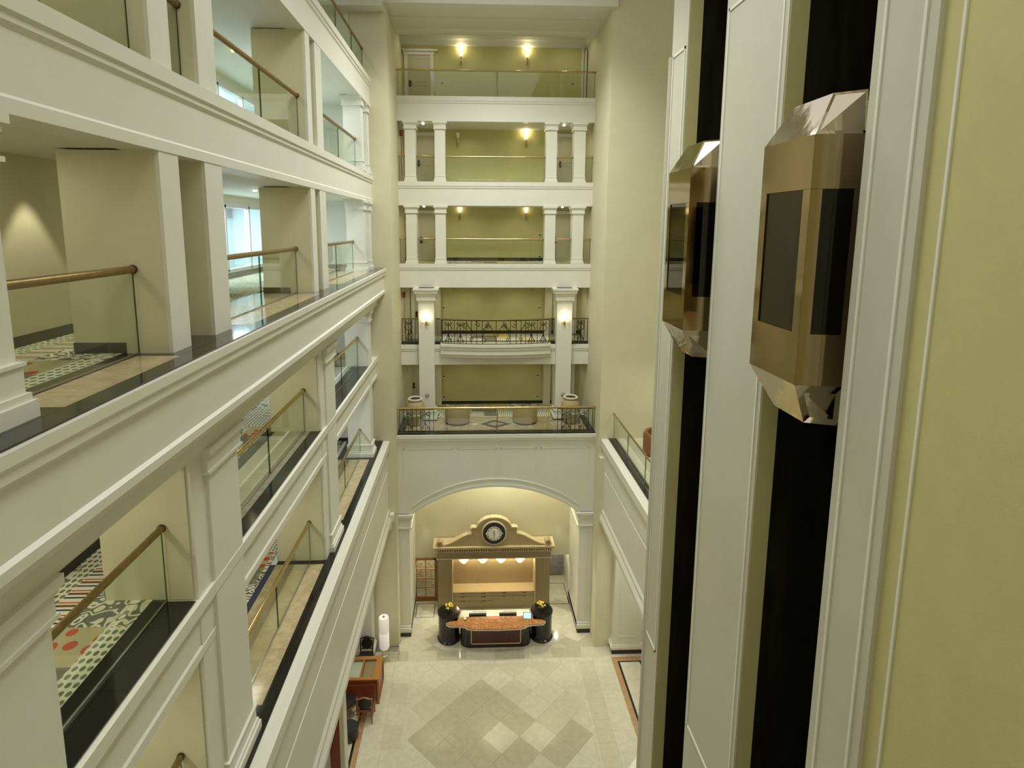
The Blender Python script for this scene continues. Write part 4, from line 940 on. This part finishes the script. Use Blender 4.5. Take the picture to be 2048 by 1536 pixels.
for k in range(14):
    a = rnd.random()*2*PI; r_ = rnd.random()*.16; h = .14+rnd.random()*.14; x, y = r_*math.cos(a), r_*math.sin(a)
    st_ = MB().tube([(0, 0, .04), (x*.6, y*.6, h*.7), (x, y, h)], .006, 5).build('stem', 'leaf', fb)
    MB().lathe([(.008, -.01), (.035, .01), (.05, .035), (.03, .05), (.005, .04)], (x, y, h), 7).build('blossom', 'flower', fb, True)
for k in range(6):
    a = k*PI/3+.3; MB().rings([[(0, 0, .08), (.01, 0, .08), (0, .01, .09)], [(.09*math.cos(a), .09*math.sin(a), .14), (.09*math.cos(a)+.04, .09*math.sin(a), .14), (.09*math.cos(a), .09*math.sin(a)+.04, .15)], [(.17*math.cos(a), .17*math.sin(a), .12), (.17*math.cos(a)+.005, .17*math.sin(a), .12), (.17*math.cos(a), .17*math.sin(a)+.005, .125)]]).build('leaf', 'leaf', fb)
dup(fb, (2.88, 29.62, 1.18), 'small yellow flower bouquet on the right black pedestal', rz=1.3)
for k, x in enumerate((.10, 1.35)):
    lab = 'white framed monitor set low behind the marble top, %s one' % ['left', 'right'][k]
    if k == 0:
        mo = thing('computer_monitor', lab, 'monitor', (x+.15, 29.55, .82), 0, 'monitors on the reception desk')
        MB().rings([[(-.36, .08, .10), (.36, .08, .10), (.36, .12, .10), (-.36, .12, .10)], [(-.36, -.02, .30), (.36, -.02, .30), (.36, .02, .31), (-.36, .02, .31)]]).build('housing', 'plate', mo)
        MB().rings([[(-.20, .125, .11), (.34, .125, .11), (.34, .128, .115), (-.20, .128, .115)], [(-.20, .03, .318), (.34, .03, .318), (.34, .033, .32), (-.20, .033, .32)]]).build('screen', 'clock_black', mo)
        box('foot', 'steel', mo, -.1, .1, 0, .2, 0, .02); MB().tube([(0, .12, .01), (0, .1, .15)], .02, 8).build('neck', 'steel', mo)
        kb = None
    else: dup(mo, (x+.15, 29.55, .82), lab)
    kbo = thing('keyboard', 'black keyboard on the white counter in front of the %s monitor' % ['left', 'right'][k], 'keyboard', (x+.1, 30.05, .82), 0, 'keyboards on the reception desk')
    box('base', 'clock_black', kbo, -.24, .24, -.07, .07, .0, .02, bevel=.004)
    for r_ in range(3): box('key_row', 'lock_black', kbo, -.22, .22, -.055+r_*.04, -.025+r_*.04, .02, .026)
fo = box('orange_folder', 'orange', None, .73, 1.08, 29.02, 29.24, 1.075, 1.09); tag(fo, 'orange folder lying on the marble top between the two monitors', 'folder')
tb = thing('tablet', 'tilted tablet with a glowing blue screen at the right end of the desk top', 'tablet', (2.26, 29.1, 1.075), -.15)
MB().rings([[(-.17, -.09, .02), (.17, -.09, .02), (.17, -.08, .01), (-.17, -.08, .01)], [(-.17, .12, .16), (.17, .12, .16), (.17, .13, .15), (-.17, .13, .15)]]).build('housing', 'clock_black', tb)
MB().rings([[(-.145, -.075, .032), (.145, -.075, .032), (.145, -.073, .031), (-.145, -.073, .031)], [(-.145, .105, .152), (.145, .105, .152), (.145, .107, .151), (-.145, .107, .151)]]).build('screen', 'screen_blue', tb)
box('stand', 'plate', tb, -.08, .08, .0, .14, 0, .03)
gb = thing('glass_bowl', 'clear glass bowl at the left end of the marble desk top', 'bowl', (-.27, 29.05, 1.075))
MB().lathe([(.05, 0), (.09, .02), (.14, .09), (.15, .12), (.14, .12), (.08, .03), (.03, .015)], n=20).build('bowl', 'glass', gb, True); MB().lathe([(.02, .02), (.05, .03), (.05, .06), (.01, .07)], n=10).build('sweets', 'paper', gb, True)
# ================================================================= LOBBY LEFT
wll = struct('wall_left_lobby')
box('pillar', 'white_paint', wll, -5.4, -3.86, 28.1, 28.9, .22, L2-3.4); box('pillar_base', 'base_dark', wll, -5.44, -3.82, 28.06, 28.9, 0, .2)
b = MB().box(-5.46, -3.80, 28.03, 28.9, .2, .34).box(-5.43, -3.83, 28.06, 28.9, .34, .4); b.build('plinth', 'white_paint', wll)
b = MB()
for x in (-5.2, -4.15): b.box(x, x+.03, 28.08, 28.1, .75, 5)
b.box(-5.2, -4.12, 28.08, 28.1, .72, .76); b.build('panel_moulding', 'white_paint', wll)
box('aisle_wall', 'cream_wall', wll, -7.7, -7.5, -2, 29, 0, L2-.7); box('soffit', 'ceiling_paint', wll, -7.6, -3.95, -2, 29, L2-.75, L2-.7); box('end_wall', 'cream_wall', wll, -7.6, -5.4, 28.8, 29.0, 0, L2-.7)
box('pillar', 'white_paint', wll, -4.3, -3.62, 20.05, 20.45, 0, L2-3.4)
rp = thing('wood_panel_screen', 'dark red panelled screen in a pale wood frame below the left gallery', 'screen', (-3.86, 19.96, 0))
box('red_board', 'cherry', rp, -.17, .12, -.03, .03, .1, 4.4); box('frame', 'ivory', rp, .12, .24, -.05, .05, 0, 4.5); box('frame', 'ivory', rp, -.26, -.17, -.05, .05, 0, 4.5)
box('pillar', 'white_paint', wll, -4.3, -3.62, 10.0, 11.5, 0, L2-3.4)
lp = thing('floor_lamp', 'tall floor lamp of two stacked white fabric cylinders on a metal stand', 'lamp', (-3.38, 27.85, 0))
MB().lathe([(.17, .62), (.19, .66), (.19, 1.22), (.17, 1.26)], n=28).build('lower_shade', 'lamp_soft', lp, True); MB().lathe([(.17, 1.27), (.19, 1.31), (.19, 1.88), (.175, 1.92)], n=28).build('upper_shade', 'lamp_soft', lp, True)
for a in range(3):
    q = 2*PI*a/3; MB().tube([(.2*math.cos(q), .2*math.sin(q), 0), (.1*math.cos(q), .1*math.sin(q), .3), (.12*math.cos(q), .12*math.sin(q), .64)], .014, 7).build('leg', 'steel', lp, True)
MB().lathe([(.1, .28), (.12, .3), (.12, .32), (.1, .34)], n=18).build('ring_shelf', 'silver', lp, True); MB().lathe([(.02, 1.9), (.05, 1.925), (.03, 1.96), (.0, 1.97)], n=12).build('finial', 'steel', lp, True)
wt = thing('wire_magazine_rack', 'small wire rack on the floor beside the white floor lamp', 'rack', (-3.05, 28.15, 0))
for y in (-.12, .12): MB().tube([(-.2, y, 0), (-.2, y, .35), (.2, y, .35), (.2, y, 0)], .008, 6).build('hoop', 'steel', wt, True)
for z in (.12, .24): MB().tube([(-.2, -.12, z), (.2, -.12, z), (.2, .12, z), (-.2, .12, z), (-.2, -.12, z)], .006, 5).build('wire', 'steel', wt)
sg_ = thing('glass_sign_stand', 'slim upright glass sign stand by the left arch pier', 'sign', (-3.02, 29.35, 0))
box('glass_sheet', 'glass_clear', sg_, -.03, .08, -.03, -.01, .6, 2.0); MB().tube([(-.04, 0, .02), (-.04, 0, .8), (-.01, 0, 1.6), (.04, 0, 2.1)], .012, 6).build('pole', 'steel', sg_, True); box('foot', 'steel', sg_, -.12, .12, -.1, .1, 0, .02)
# display desk
ds = thing('display_desk', 'honey wood desk with glass top panes and cherry red front under the left gallery', 'desk', (-4.6, 25.1, 0), grid=True)
W = 1.32; Dp = 1.55; hh = .98
b = MB()
for a in ((-W, W, 0, .16), (-W, W, Dp-.22, Dp), (-W, -W+.2, .16, Dp-.22), (W-.22, W, .16, Dp-.22)): b.box(a[0], a[1], a[2], a[3], hh-.05, hh)
b.build('top_frame', 'honey_wood', ds); box('top_bar', 'honey_wood', ds, .62, .68, .16, Dp-.22, hh-.04, hh-.005)
box('glass_pane', 'glass', ds, -W+.2, .62, .16, Dp-.22, hh-.03, hh-.015); box('glass_pane', 'glass', ds, .68, W-.22, .16, Dp-.22, hh-.03, hh-.015)
box('tray', 'paper', ds, -W+.1, .62, .1, Dp-.1, hh-.14, hh-.12); box('tray', 'leather', ds, .68, W-.1, .1, Dp-.1, hh-.12, hh-.10)
for k in range(2): box('tray_divider', 'silver', ds, -.3+.5*k, -.26+.5*k, .16, Dp-.22, hh-.12, hh-.06)
b = MB().box(-W+.03, W-.03, .03, .07, .12, hh-.05).box(-W+.03, W-.03, Dp-.07, Dp-.03, .12, hh-.05).box(W-.07, W-.03, .03, Dp-.03, .12, hh-.05); b.build('side_boards', 'cherry', ds)
b = MB().box(-W+.1, W-.12, .02, .03, .26, .30).box(-W+.1, W-.12, .02, .03, .72, .76).box(W-.16, W-.12, .02, .03, .3, .72); b.build('front_moulding', 'chair_wood', ds)
box('foot_rail', 'chair_wood', ds, -W, W, 0, Dp, .0, .12); box('corner_post', 'honey_wood', ds, W-.06, W+.005, -.005, .06, 0, hh-.05); box('corner_post', 'honey_wood', ds, W-.06, W+.005, Dp-.06, Dp+.005, 0, hh-.05)
# chairs
def chair(label, loc, rz, wood='chair_wood', pad='black_leather', first=[None]):
    t = thing('dining_chair', label, 'chair', loc, rz, 'lobby side chairs'); t.scale = (1.12, 1.12, 1.12)
    for x, y in ((-.21, -.2), (.21, -.2)): MB().tube([(x, y, 0), (x, y, .42)], [.016, .024], 8).build('leg', wood, t, True)
    for x in (-.20, .20): MB().tube([(x, .24, 0), (x, .2, .42), (x*1.08, .25, .72), (x*1.15, .30, .93)], [.018, .024, .022, .02], 8).build('rear_leg', wood, t, True)
    MB().prism_z(rr(-.24, .24, -.24, .22, .05, 4), .38, .44).build('seat_frame', wood, t); MB().prism_z(rr(-.225, .225, -.23, .2, .06, 4), .44, .50).build('seat', pad, t, True)
    MB().tube([(-.23, .30, .90), (-.14, .31, .93), (0, .315, .97), (.14, .31, .93), (.23, .30, .90)], .022, 8).build('crest_rail', wood, t, True)
    MB().tube([(-.21, .24, .56), (0, .25, .58), (.21, .24, .56)], .018, 8).build('lower_rail', wood, t, True)
    sh = [(.19*math.cos(2*PI*i/20), .19*math.sin(2*PI*i/20)*1.05) for i in range(20)]
    MB().rings([[(x, .26+(z+.17)*.12-.02, .74+z) for x, z in sh], [(x, .26+(z+.17)*.12+.025, .74+z) for x, z in sh]]).build('backrest', pad, t, True)
    for y0, y1 in ((-.2, .22),):
        for x in (-.205, .205): MB().tube([(x, y0, .18), (x, y1, .18)], .012, 6).build('side_stretcher', wood, t)
    MB().tube([(-.205, .22, .25), (.205, .22, .25)], .012, 6).build('back_stretcher', wood, t)
    return t
chair('wooden side chair with black oval back before the display desk', (-3.62, 24.35, 0), PI)
chair('wooden side chair turned sideways, half hidden by the left gallery ledge', (-4.3, 24.5, 0), PI*.75)
chair('dark padded chair with brown oval back behind the display desk', (-4.05, 27.4, 0), 0, 'base_dark', 'base_dark')
st = thing('round_stool', 'low round black stool behind the front wooden side chair', 'stool', (-4.05, 23.3, 0))
MB().lathe([(.27, .06), (.29, .1), (.29, .38), (.26, .42)], n=28).build('cushion', 'black_leather', st, True); MB().lathe([(.24, 0), (.26, .02), (.26, .06)], n=28).build('foot_ring', 'dark_collar', st, True)
st2 = dup(st, (6.2, 24.0, 0), 'low round black stool on the right aisle beside the elevator post'); st2['category'] = 'stool'
